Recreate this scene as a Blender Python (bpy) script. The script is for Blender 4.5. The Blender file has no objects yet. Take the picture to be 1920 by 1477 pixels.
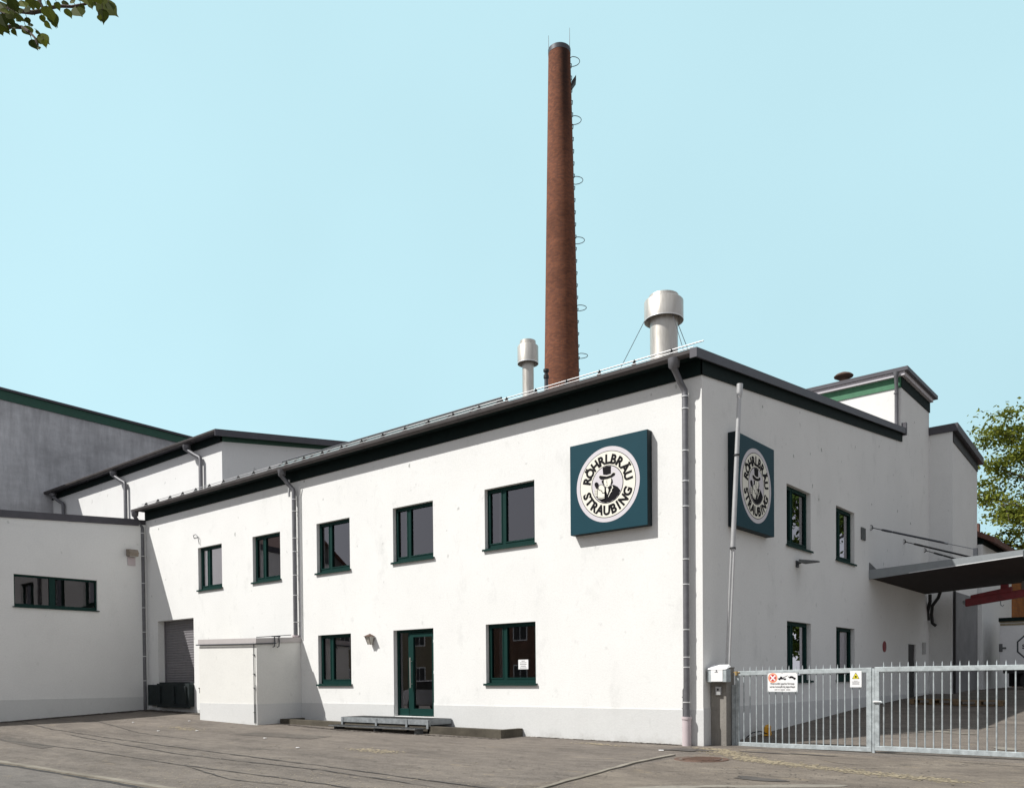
import bpy, bmesh, math, random
from mathutils import Vector, Matrix
R = math.radians
rnd = random.Random(7)
sc = bpy.context.scene
COL = sc.collection

# ------------------------------------------------------------------ camera
cam_d = bpy.data.cameras.new('camera'); cam = bpy.data.objects.new('camera', cam_d); COL.objects.link(cam)
cam_d.sensor_width = 36.0; cam_d.lens = 1568.2 / 1920 * 36
cam_d.shift_y = (1299.6 - 738.5) / 1920; cam_d.clip_start = 0.1; cam_d.clip_end = 3000
YAW, PITCH, ROLL = R(39.962), R(-1.0097), R(-0.503)
v = Vector((-math.sin(YAW) * math.cos(PITCH), math.cos(YAW) * math.cos(PITCH), math.sin(PITCH)))
rt = Vector((math.cos(YAW), math.sin(YAW), 0)); up = rt.cross(v)
rt2 = math.cos(ROLL) * rt + math.sin(ROLL) * up; up2 = -math.sin(ROLL) * rt + math.cos(ROLL) * up
M = Matrix((rt2, up2, -v)).transposed().to_4x4(); M.translation = Vector((7.7637, -15.1798, 1.36))
cam.matrix_world = M
sc.camera = cam

# ------------------------------------------------------------------ sky, sun, exposure
SUN = Vector((-0.72, -1.0, 1.40)).normalized()          # towards the sun
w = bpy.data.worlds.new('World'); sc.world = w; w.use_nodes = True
nt = w.node_tree; nt.nodes.clear(); N = nt.nodes.new; L = nt.links.new
sky = N('ShaderNodeTexSky'); sky.sky_type = 'NISHITA'; sky.sun_disc = False
sky.sun_elevation = math.asin(SUN.z); sky.sun_rotation = math.atan2(SUN.x, SUN.y)
sky.air_density = 1.0; sky.dust_density = 2.0; sky.ozone_density = 1.5
mul = N('ShaderNodeVectorMath'); mul.operation = 'SCALE'; mul.inputs['Scale'].default_value = 0.10 / 0.12
L(sky.outputs[0], mul.inputs[0])
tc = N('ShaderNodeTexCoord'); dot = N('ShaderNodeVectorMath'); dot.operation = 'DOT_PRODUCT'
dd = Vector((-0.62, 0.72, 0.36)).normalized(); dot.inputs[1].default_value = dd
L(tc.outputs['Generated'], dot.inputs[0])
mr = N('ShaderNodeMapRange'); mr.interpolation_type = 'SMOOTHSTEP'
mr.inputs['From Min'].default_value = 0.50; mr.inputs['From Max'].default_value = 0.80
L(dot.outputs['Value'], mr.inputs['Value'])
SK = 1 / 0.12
hz = N('ShaderNodeMix'); hz.data_type = 'RGBA'            # sky tint shaped for lighting: cyan where the camera looks, dimmer neutral elsewhere
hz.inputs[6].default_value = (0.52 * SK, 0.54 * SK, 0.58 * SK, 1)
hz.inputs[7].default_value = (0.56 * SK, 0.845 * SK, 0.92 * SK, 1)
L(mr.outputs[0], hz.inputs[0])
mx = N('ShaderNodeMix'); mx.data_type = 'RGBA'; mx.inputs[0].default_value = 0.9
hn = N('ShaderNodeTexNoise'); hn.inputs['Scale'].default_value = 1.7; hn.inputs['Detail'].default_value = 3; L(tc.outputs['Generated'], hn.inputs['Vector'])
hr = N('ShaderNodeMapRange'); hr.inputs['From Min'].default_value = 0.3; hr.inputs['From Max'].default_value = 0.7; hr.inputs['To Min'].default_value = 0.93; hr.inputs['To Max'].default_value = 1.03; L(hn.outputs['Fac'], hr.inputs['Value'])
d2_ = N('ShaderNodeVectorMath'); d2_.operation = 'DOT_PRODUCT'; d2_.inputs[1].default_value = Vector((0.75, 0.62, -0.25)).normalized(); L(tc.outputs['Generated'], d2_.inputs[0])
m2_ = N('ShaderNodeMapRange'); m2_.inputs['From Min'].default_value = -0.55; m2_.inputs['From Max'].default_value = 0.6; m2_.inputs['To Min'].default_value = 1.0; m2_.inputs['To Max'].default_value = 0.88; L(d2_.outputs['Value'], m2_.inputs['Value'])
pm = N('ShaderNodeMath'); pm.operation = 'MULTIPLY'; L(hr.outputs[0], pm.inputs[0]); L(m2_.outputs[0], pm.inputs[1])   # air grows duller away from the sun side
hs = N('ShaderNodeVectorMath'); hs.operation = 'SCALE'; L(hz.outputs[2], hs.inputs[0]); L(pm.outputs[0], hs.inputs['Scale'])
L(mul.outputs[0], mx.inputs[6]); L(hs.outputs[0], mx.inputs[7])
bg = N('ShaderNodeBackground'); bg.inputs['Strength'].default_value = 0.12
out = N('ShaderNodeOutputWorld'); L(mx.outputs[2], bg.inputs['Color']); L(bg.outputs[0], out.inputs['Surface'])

sl = bpy.data.lights.new('sun', 'SUN'); sl.energy = 4.8; sl.angle = R(0.5); sl.color = (1.0, 0.975, 0.935)
so = bpy.data.objects.new('sun', sl); COL.objects.link(so)
so.rotation_euler = (-SUN).to_track_quat('-Z', 'Y').to_euler(); so.location = (-20, -30, 40)
sc.view_settings.view_transform = 'Standard'; sc.view_settings.look = 'None'
sc.view_settings.exposure = 0.17; sc.view_settings.gamma = 1.0
sc.cycles.max_bounces = 8; sc.cycles.transparent_max_bounces = 12

# ------------------------------------------------------------------ materials
def newmat(name):
    m = bpy.data.materials.new(name); m.use_nodes = True
    t = m.node_tree; b = t.nodes['Principled BSDF']
    return m, t, b
def noise(t, scale, detail=4, rough=0.6, vec=None, dim='3D'):
    n = t.nodes.new('ShaderNodeTexNoise'); n.inputs['Scale'].default_value = scale
    n.inputs['Detail'].default_value = detail; n.inputs['Roughness'].default_value = rough
    if vec is not None: t.links.new(vec, n.inputs['Vector'])
    return n
def ramp(t, src, stops):
    r = t.nodes.new('ShaderNodeValToRGB'); e = r.color_ramp.elements
    while len(e) < len(stops): e.new(0.5)
    for i, (p, c) in enumerate(stops):
        e[i].position = p; e[i].color = (c, c, c, 1) if isinstance(c, (int, float)) else (*c, 1)
    t.links.new(src, r.inputs['Fac']); return r
def wcoord(t, sx=1, sy=1, sz=1, obj=False):
    if obj: o = t.nodes.new('ShaderNodeTexCoord').outputs['Object']
    else: o = t.nodes.new('ShaderNodeNewGeometry').outputs['Position']
    m = t.nodes.new('ShaderNodeMapping'); m.inputs['Scale'].default_value = (sx, sy, sz)
    t.links.new(o, m.inputs['Vector']); return m.outputs[0]
def bump(t, b, src, strength, dist):
    n = t.nodes.new('ShaderNodeBump'); n.inputs['Strength'].default_value = strength; n.inputs['Distance'].default_value = dist
    t.links.new(src, n.inputs['Height']); t.links.new(n.outputs[0], b.inputs['Normal'])
def mixc(t, fac, a, b_, mode='MIX'):
    m = t.nodes.new('ShaderNodeMix'); m.data_type = 'RGBA'; m.blend_type = mode
    for s, i in ((fac, 0), (a, 6), (b_, 7)):
        if isinstance(s, (int, float)): m.inputs[i].default_value = s
        elif isinstance(s, tuple): m.inputs[i].default_value = (*s, 1)
        else: t.links.new(s, m.inputs[i])
    return m.outputs[2]
def plain(name, col, rough=0.6, metal=0.0, var=0.12, scale=6.0, bmp=0.0, spec=0.5):
    m, t, b = newmat(name)
    n = noise(t, scale, 5, 0.65, wcoord(t))
    r = ramp(t, n.outputs['Fac'], [(0.3, tuple(c * (1 - var) for c in col)), (0.7, tuple(min(1, c * (1 + var)) for c in col))])
    t.links.new(r.outputs[0], b.inputs['Base Color'])
    b.inputs['Roughness'].default_value = rough; b.inputs['Metallic'].default_value = metal
    b.inputs['Specular IOR Level'].default_value = spec
    if bmp: bump(t, b, noise(t, scale * 8, 3, 0.6, wcoord(t)).outputs['Fac'], bmp, 0.01)
    return m
def stucco(name, col, stain=(0.50, 0.505, 0.49), amount=0.35):
    m, t, b = newmat(name)
    big = noise(t, 0.55, 6, 0.62, wcoord(t))
    c1 = ramp(t, big.outputs['Fac'], [(0.35, tuple(c * 0.955 for c in col)), (0.62, col)])
    st = noise(t, 1.0, 7, 0.7, wcoord(t, 1.3, 1.3, 0.75))       # broad faint weathering
    f = ramp(t, st.outputs['Fac'], [(0.56, 0.0), (0.80, amount * 0.8)])
    c2 = mixc(t, f.outputs[0], c1.outputs[0], stain)
    sp = noise(t, 3.4, 4, 0.6, wcoord(t)); f2 = ramp(t, sp.outputs['Fac'], [(0.62, 0.0), (0.74, amount * 0.5)])
    c3 = mixc(t, f2.outputs[0], c2, stain)
    dots = noise(t, 4.6, 1, 0.4, wcoord(t, 1, 1, 0.8)); f3 = ramp(t, dots.outputs['Fac'], [(0.745, 0.0), (0.80, amount * 1.3)])   # dark mildew specks, mostly high on the wall
    g_ = t.nodes.new('ShaderNodeNewGeometry'); sx = t.nodes.new('ShaderNodeSeparateXYZ'); t.links.new(g_.outputs['Position'], sx.inputs[0])
    hz_ = t.nodes.new('ShaderNodeMapRange'); hz_.inputs['From Min'].default_value = 3.0; hz_.inputs['From Max'].default_value = 7.0; hz_.inputs['To Min'].default_value = 0.25; t.links.new(sx.outputs[2], hz_.inputs['Value'])
    mm = t.nodes.new('ShaderNodeMath'); mm.operation = 'MULTIPLY'; mm.use_clamp = True; t.links.new(f3.outputs[0], mm.inputs[0]); t.links.new(hz_.outputs[0], mm.inputs[1])
    c3 = mixc(t, mm.outputs[0], c3, (0.22, 0.23, 0.21))
    # splash dirt on the lowest half metre, broken up by noise
    dn = noise(t, 2.5, 5, 0.7, wcoord(t)); ad = t.nodes.new('ShaderNodeMath'); ad.operation = 'MULTIPLY_ADD'; ad.inputs[1].default_value = 1.1; t.links.new(dn.outputs['Fac'], ad.inputs[0]); 
    neg = t.nodes.new('ShaderNodeMath'); neg.operation = 'MULTIPLY'; neg.inputs[1].default_value = -1.5; t.links.new(sx.outputs[2], neg.inputs[0]); t.links.new(neg.outputs[0], ad.inputs[2])
    f4 = ramp(t, ad.outputs[0], [(0.35, 0.0), (0.85, 0.45)]); c3 = mixc(t, f4.outputs[0], c3, (0.30, 0.28, 0.24))
    grain = noise(t, 22, 4, 0.75, wcoord(t))
    g = ramp(t, grain.outputs['Fac'], [(0.3, 0.93), (0.65, 1.0)])
    c4 = mixc(t, 1.0, c3, g.outputs[0], 'MULTIPLY')
    t.links.new(c4, b.inputs['Base Color'])
    b.inputs['Roughness'].default_value = 0.92; b.inputs['Specular IOR Level'].default_value = 0.2
    bump(t, b, noise(t, 34, 4, 0.75, wcoord(t)).outputs['Fac'], 0.28, 0.014)
    return m
M_WALL = stucco('white_render', (0.81, 0.81, 0.79), amount=0.6)
M_WALL2 = stucco('white_render_plain', (0.79, 0.79, 0.775), amount=0.25)
M_PLINTH = stucco('grey_plinth_paint', (0.655, 0.66, 0.65), amount=0.35)
M_CREAM = plain('cream_painted_metal', (0.74, 0.72, 0.60), 0.5, var=0.03)
M_FRIEZE = plain('dark_green_boards', (0.003, 0.011, 0.010), 0.75, var=0.2, spec=0.2)
M_FRIEZE_LIT = plain('sunlit_green_boards', (0.045, 0.17, 0.085), 0.6, var=0.15)  # frieze green with the tower front's sunlit tone put into the colour
M_TRIM = plain('grey_metal_trim', (0.072, 0.069, 0.080), 0.5, 0.2, var=0.12, scale=2)
M_GUTTER = plain('brown_grey_zinc', (0.062, 0.054, 0.052), 0.55, 0.2, var=0.2, scale=3)
M_ROOF = plain('roof_sheet', (0.14, 0.13, 0.13), 0.6, 0.2)
M_PIPE = plain('weathered_zinc', (0.15, 0.15, 0.16), 0.5, 0.35, var=0.18, scale=8)
M_PIPE2 = plain('pale_pipe_foot', (0.52, 0.45, 0.46), 0.6, var=0.06)
M_BAND = plain('bright_bracket', (0.75, 0.75, 0.74), 0.35, 0.5, var=0.05)
M_FRAME = plain('green_window_frame', (0.004, 0.032, 0.027), 0.6, var=0.08, spec=0.15)
M_SILL = plain('dark_green_sill', (0.006, 0.032, 0.027), 0.6, var=0.1, spec=0.15)
M_SIGN = plain('petrol_sign_box', (0.012, 0.052, 0.070), 0.5, var=0.04, scale=2, spec=0.15)
M_SIGNEDGE = plain('dark_sign_edge', (0.005, 0.014, 0.018), 0.6, var=0.1, spec=0.25)
M_INK = plain('black_print', (0.010, 0.009, 0.011), 0.7, var=0.1, spec=0.1)
M_EGREY = plain('pale_grey_print', (0.62, 0.59, 0.62), 0.6, var=0.03)
M_ECREAM = plain('cream_print', (0.80, 0.78, 0.68), 0.6, var=0.03)
M_WHITE = plain('white_paint', (0.80, 0.80, 0.80), 0.45, var=0.04)
M_RED = plain('red_print', (0.55, 0.03, 0.03), 0.5, var=0.08)
M_ORANGE = plain('faded_orange', (0.85, 0.30, 0.14), 0.5, var=0.08)
M_YELLOW = plain('yellow_paint', (0.70, 0.36, 0.02), 0.5, var=0.15, scale=20)
M_YSIGN = plain('yellow_print', (0.80, 0.68, 0.02), 0.5, var=0.05)
M_ZINC = plain('galvanised_steel', (0.40, 0.44, 0.45), 0.55, 0.25, var=0.28, scale=9)
M_POLE = plain('pale_aluminium', (0.50, 0.50, 0.50), 0.45, 0.4, var=0.08)
M_BLACK = plain('black_metal', (0.015, 0.015, 0.016), 0.55, var=0.3)
M_DARKPIPE = plain('dark_pipe', (0.06, 0.065, 0.075), 0.5, 0.2)
M_GRATE = plain('grey_grating', (0.12, 0.125, 0.125), 0.6, 0.2, var=0.35, scale=7)
M_DOCK = plain('dark_teal_rubber', (0.003, 0.010, 0.011), 0.8, var=0.5, scale=5)
M_RUST = plain('rusty_iron', (0.10, 0.058, 0.04), 0.8, var=0.3, scale=14)
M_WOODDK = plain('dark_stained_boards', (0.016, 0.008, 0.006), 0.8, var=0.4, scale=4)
M_WOOD = plain('pallet_wood', (0.17, 0.11, 0.055), 0.8, var=0.3, scale=10)
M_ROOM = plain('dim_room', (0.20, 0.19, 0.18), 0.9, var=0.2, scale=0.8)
M_CURTAIN = plain('grey_curtain', (0.42, 0.40, 0.42), 0.9, var=0.06)
M_SHUTTER = plain('grey_shutter', (0.20, 0.19, 0.20), 0.5, 0.1, var=0.08)
M_DEEPRED = plain('red_crane_paint', (0.20, 0.016, 0.022), 0.5, var=0.25, scale=5)
M_SOIL = plain('dark_soil', (0.045, 0.036, 0.028), 0.95, var=0.5, scale=14, bmp=0.6)
M_TILE = plain('brown_tiles', (0.13, 0.06, 0.045), 0.8, var=0.3)
M_LAMPG = plain('frosted_lamp_glass', (0.45, 0.43, 0.38), 0.3, var=0.1)
M_TAN = plain('sandy_grit', (0.31, 0.26, 0.175), 0.95, var=0.3, scale=18, bmp=0.5)
M_BARK = plain('bark', (0.075, 0.055, 0.045), 0.9, var=0.35, scale=12, bmp=0.6)
M_CAR = plain('silver_car_paint', (0.45, 0.46, 0.48), 0.25, 0.6, var=0.02)
M_RUBBER = plain('tyre_rubber', (0.02, 0.02, 0.02), 0.8)

def steel():
    m, t, b = newmat('brushed_stainless_steel')
    n = noise(t, 3, 6, 0.7, wcoord(t, 4, 4, 0.5))
    r = ramp(t, n.outputs['Fac'], [(0.3, (0.46, 0.43, 0.38)), (0.75, (0.62, 0.60, 0.56))])
    t.links.new(r.outputs[0], b.inputs['Base Color']); b.inputs['Metallic'].default_value = 0.65
    r2 = ramp(t, n.outputs['Fac'], [(0.3, 0.38), (0.7, 0.5)]); t.links.new(r2.outputs[0], b.inputs['Roughness'])
    return m
M_STEEL = steel()
def concrete(name, a, b_, streak=True):
    m, t, b = newmat(name)
    n = noise(t, 0.25, 8, 0.7, wcoord(t, 1, 1, 2.2))
    r = ramp(t, n.outputs['Fac'], [(0.32, a), (0.66, b_)])
    n2 = noise(t, 1.6, 6, 0.75, wcoord(t, 1.5, 1.5, 0.25))
    r2 = ramp(t, n2.outputs['Fac'], [(0.35, 0.72), (0.65, 1.0)])
    t.links.new(mixc(t, 1.0, r.outputs[0], r2.outputs[0], 'MULTIPLY'), b.inputs['Base Color'])
    b.inputs['Roughness'].default_value = 0.9; b.inputs['Specular IOR Level'].default_value = 0.2
    bump(t, b, noise(t, 20, 4, 0.7, wcoord(t)).outputs['Fac'], 0.4, 0.02)
    return m
M_CONC = concrete('stained_render', (0.40, 0.40, 0.41), (0.70, 0.70, 0.71))
M_CURB = concrete('mossy_concrete', (0.045, 0.038, 0.030), (0.15, 0.135, 0.105))
M_PILLAR = concrete('grey_cement', (0.20, 0.185, 0.165), (0.36, 0.34, 0.31))
M_KERB = concrete('kerb_stone', (0.17, 0.15, 0.12), (0.34, 0.31, 0.26))

def brick(name, a, b_, mortar, cyl=False, row=0.083, bw=0.25, soot=False):
    m, t, b = newmat(name)
    g = t.nodes.new('ShaderNodeTexCoord'); s = t.nodes.new('ShaderNodeSeparateXYZ'); t.links.new(g.outputs['Object'], s.inputs[0])
    c = t.nodes.new('ShaderNodeCombineXYZ')
    if cyl:
        at = t.nodes.new('ShaderNodeMath'); at.operation = 'ARCTAN2'; t.links.new(s.outputs[1], at.inputs[0]); t.links.new(s.outputs[0], at.inputs[1])
        t.links.new(at.outputs[0], c.inputs[0])
    else:
        t.links.new(s.outputs[0], c.inputs[0])
    t.links.new(s.outputs[2], c.inputs[1])
    br = t.nodes.new('ShaderNodeTexBrick'); t.links.new(c.outputs[0], br.inputs['Vector'])
    br.inputs['Scale'].default_value = 1.0; br.inputs['Brick Width'].default_value = bw; br.inputs['Row Height'].default_value = row
    br.inputs['Mortar Size'].default_value = 0.008; br.inputs['Color1'].default_value = (*a, 1); br.inputs['Color2'].default_value = (*b_, 1)
    br.inputs['Mortar'].default_value = (*mortar, 1); br.inputs['Bias'].default_value = -0.1
    n = noise(t, 0.5, 7, 0.75, wcoord(t))
    r = ramp(t, n.outputs['Fac'], [(0.3, 0.62), (0.7, 1.12)])
    col = mixc(t, 1.0, br.outputs['Color'], r.outputs[0], 'MULTIPLY')
    if soot:
        # old smoke stain down one flank of the top
        mz = t.nodes.new('ShaderNodeMapRange'); mz.interpolation_type = 'SMOOTHSTEP'
        mz.inputs['From Min'].default_value = 21.0; mz.inputs['From Max'].default_value = 29.5; t.links.new(s.outputs[2], mz.inputs['Value'])
        aa = t.nodes.new('ShaderNodeMath'); aa.operation = 'SUBTRACT'; t.links.new(at.outputs[0], aa.inputs[0]); aa.inputs[1].default_value = -0.42
        ab = t.nodes.new('ShaderNodeMath'); ab.operation = 'ABSOLUTE'; t.links.new(aa.outputs[0], ab.inputs[0])
        ma = t.nodes.new('ShaderNodeMapRange'); ma.interpolation_type = 'SMOOTHSTEP'
        ma.inputs['From Min'].default_value = 0.75; ma.inputs['From Max'].default_value = 0.05; t.links.new(ab.outputs[0], ma.inputs['Value'])
        mm = t.nodes.new('ShaderNodeMath'); mm.operation = 'MULTIPLY'; t.links.new(mz.outputs[0], mm.inputs[0]); t.links.new(ma.outputs[0], mm.inputs[1])
        m3 = t.nodes.new('ShaderNodeMath'); m3.operation = 'MULTIPLY'; m3.inputs[1].default_value = 0.85; t.links.new(mm.outputs[0], m3.inputs[0])
        col = mixc(t, m3.outputs[0], col, (0.018, 0.013, 0.012))
    t.links.new(col, b.inputs['Base Color']); b.inputs['Roughness'].default_value = 0.9; b.inputs['Specular IOR Level'].default_value = 0.15
    bump(t, b, br.outputs['Fac'], -0.5, 0.01)
    return m
M_CHIM = brick('chimney_brick', (0.262, 0.098, 0.052), (0.155, 0.060, 0.038), (0.13, 0.085, 0.065), cyl=True, soot=True, row=0.083, bw=0.22)
M_OBRICK = brick('orange_brick', (0.42, 0.16, 0.05), (0.32, 0.12, 0.04), (0.20, 0.13, 0.08), row=0.16, bw=0.4)

def asphalt(name, base, dark, light, sx=0.35, sy=1.2):
    m, t, b = newmat(name)
    n = noise(t, 0.9, 8, 0.68, wcoord(t, sx, sy, 1))
    r = ramp(t, n.outputs['Fac'], [(0.30, dark), (0.50, base), (0.72, light)])
    mid = noise(t, 5.0, 8, 0.78, wcoord(t, 0.55, 1.0, 1)); fm = ramp(t, mid.outputs['Fac'], [(0.30, 0.70), (0.52, 1.0), (0.72, 1.22)])
    c = mixc(t, 1.0, r.outputs[0], fm.outputs[0], 'MULTIPLY')
    fine = noise(t, 38, 5, 0.85, wcoord(t)); f = ramp(t, fine.outputs['Fac'], [(0.28, 0.55), (0.5, 1.0), (0.72, 1.45)])
    c = mixc(t, 1.0, c, f.outputs[0], 'MULTIPLY')
    sp = noise(t, 2.2, 6, 0.75, wcoord(t, 0.6, 1.3, 1)); s2 = ramp(t, sp.outputs['Fac'], [(0.60, 0.0), (0.70, 0.65)])
    c = mixc(t, s2.outputs[0], c, (light[0] * 1.3, light[1] * 1.22, light[2] * 1.0))
    sd = noise(t, 1.3, 7, 0.75, wcoord(t, 0.8, 2.0, 1)); s3 = ramp(t, sd.outputs['Fac'], [(0.60, 0.0), (0.70, 0.6)])
    c = mixc(t, s3.outputs[0], c, tuple(x * 0.62 for x in dark))
    vo = t.nodes.new('ShaderNodeTexVoronoi'); vo.feature = 'DISTANCE_TO_EDGE'; vo.inputs['Scale'].default_value = 0.55
    wp = noise(t, 1.4, 4, 0.7, wcoord(t)); wa = t.nodes.new('ShaderNodeVectorMath'); wa.operation = 'MULTIPLY_ADD'; wa.inputs[1].default_value = (0.9, 0.9, 0.9)
    t.links.new(wp.outputs['Color'], wa.inputs[0]); t.links.new(wcoord(t, 0.6, 1.5, 1), wa.inputs[2]); t.links.new(wa.outputs[0], vo.inputs['Vector'])
    vr = ramp(t, vo.outputs['Distance'], [(0.0, 0.55), (0.012, 0.0)]); wn = noise(t, 0.7, 3, 0.5, wcoord(t)); wr = ramp(t, wn.outputs['Fac'], [(0.47, 0.0), (0.58, 1.0)])
    c = mixc(t, mixc(t, 1.0, vr.outputs[0], wr.outputs[0], 'MULTIPLY'), c, (0.035, 0.031, 0.028))
    t.links.new(c, b.inputs['Base Color'])
    b.inputs['Roughness'].default_value = 0.88; b.inputs['Specular IOR Level'].default_value = 0.25
    bump(t, b, fine.outputs['Fac'], 0.8, 0.015)
    return m
M_ASPH = asphalt('old_asphalt', (0.160, 0.139, 0.119), (0.108, 0.094, 0.081), (0.200, 0.174, 0.146))
M_ROAD = asphalt('street_asphalt', (0.155, 0.141, 0.127), (0.125, 0.114, 0.103), (0.178, 0.162, 0.145))
M_DRIVE = asphalt('driveway_asphalt', (0.175, 0.149, 0.122), (0.120, 0.102, 0.086), (0.230, 0.198, 0.160), 0.7, 0.9)
M_TAR = plain('tar_seam', (0.030, 0.027, 0.025), 0.8, var=0.3, scale=20)

def glass(name='window_glass', k=2.7):
    m, t, b = newmat(name); t.nodes.remove(b)
    o = t.nodes['Material Output']
    fr = t.nodes.new('ShaderNodeFresnel'); fr.inputs['IOR'].default_value = 1.62
    mu = t.nodes.new('ShaderNodeMath'); mu.operation = 'MULTIPLY'; mu.inputs[1].default_value = k; mu.use_clamp = True; t.links.new(fr.outputs[0], mu.inputs[0])
    gl = t.nodes.new('ShaderNodeBsdfGlossy'); gl.inputs['Roughness'].default_value = 0.0; gl.inputs['Color'].default_value = (0.93, 0.90, 0.95, 1)
    tr = t.nodes.new('ShaderNodeBsdfTransparent'); tr.inputs['Color'].default_value = (0.55, 0.58, 0.58, 1)
    mi = t.nodes.new('ShaderNodeMixShader'); t.links.new(mu.outputs[0], mi.inputs[0]); t.links.new(tr.outputs[0], mi.inputs[1]); t.links.new(gl.outputs[0], mi.inputs[2])
    t.links.new(mi.outputs[0], o.inputs['Surface']); return m
M_GLASS = glass(); M_GLASS2 = glass('dim_glass', 1.0)
def leafmat(name, a, b_, trans=0.35):
    m, t, b = newmat(name)
    oi = t.nodes.new('ShaderNodeNewGeometry')
    n = noise(t, 1.3, 3, 0.6, wcoord(t))
    ad = t.nodes.new('ShaderNodeMath'); ad.operation = 'ADD'; t.links.new(n.outputs['Fac'], ad.inputs[0])
    mu = t.nodes.new('ShaderNodeMath'); mu.operation = 'MULTIPLY_ADD'; mu.inputs[1].default_value = 0.7; mu.inputs[2].default_value = -0.35
    t.links.new(oi.outputs['Random Per Island'], mu.inputs[0]); t.links.new(mu.outputs[0], ad.inputs[1])
    r = ramp(t, ad.outputs[0], [(0.2, a), (0.85, b_)])
    t.links.new(r.outputs[0], b.inputs['Base Color']); b.inputs['Roughness'].default_value = 0.7; b.inputs['Specular IOR Level'].default_value = 0.12
    tl = t.nodes.new('ShaderNodeBsdfTranslucent'); t.links.new(r.outputs[0], tl.inputs['Color'])
    mi = t.nodes.new('ShaderNodeMixShader'); mi.inputs[0].default_value = trans
    t.links.new(b.outputs[0], mi.inputs[1]); t.links.new(tl.outputs[0], mi.inputs[2])
    t.links.new(mi.outputs[0], t.nodes['Material Output'].inputs['Surface']); return m
M_LEAF = leafmat('spring_leaf', (0.085, 0.115, 0.016), (0.235, 0.255, 0.04))
M_LINDEN = leafmat('linden_leaf', (0.035, 0.050, 0.010), (0.12, 0.14, 0.018), 0.25)
M_LEAF2 = leafmat('dark_leaf', (0.03, 0.06, 0.012), (0.08, 0.12, 0.02), 0.2)

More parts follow.
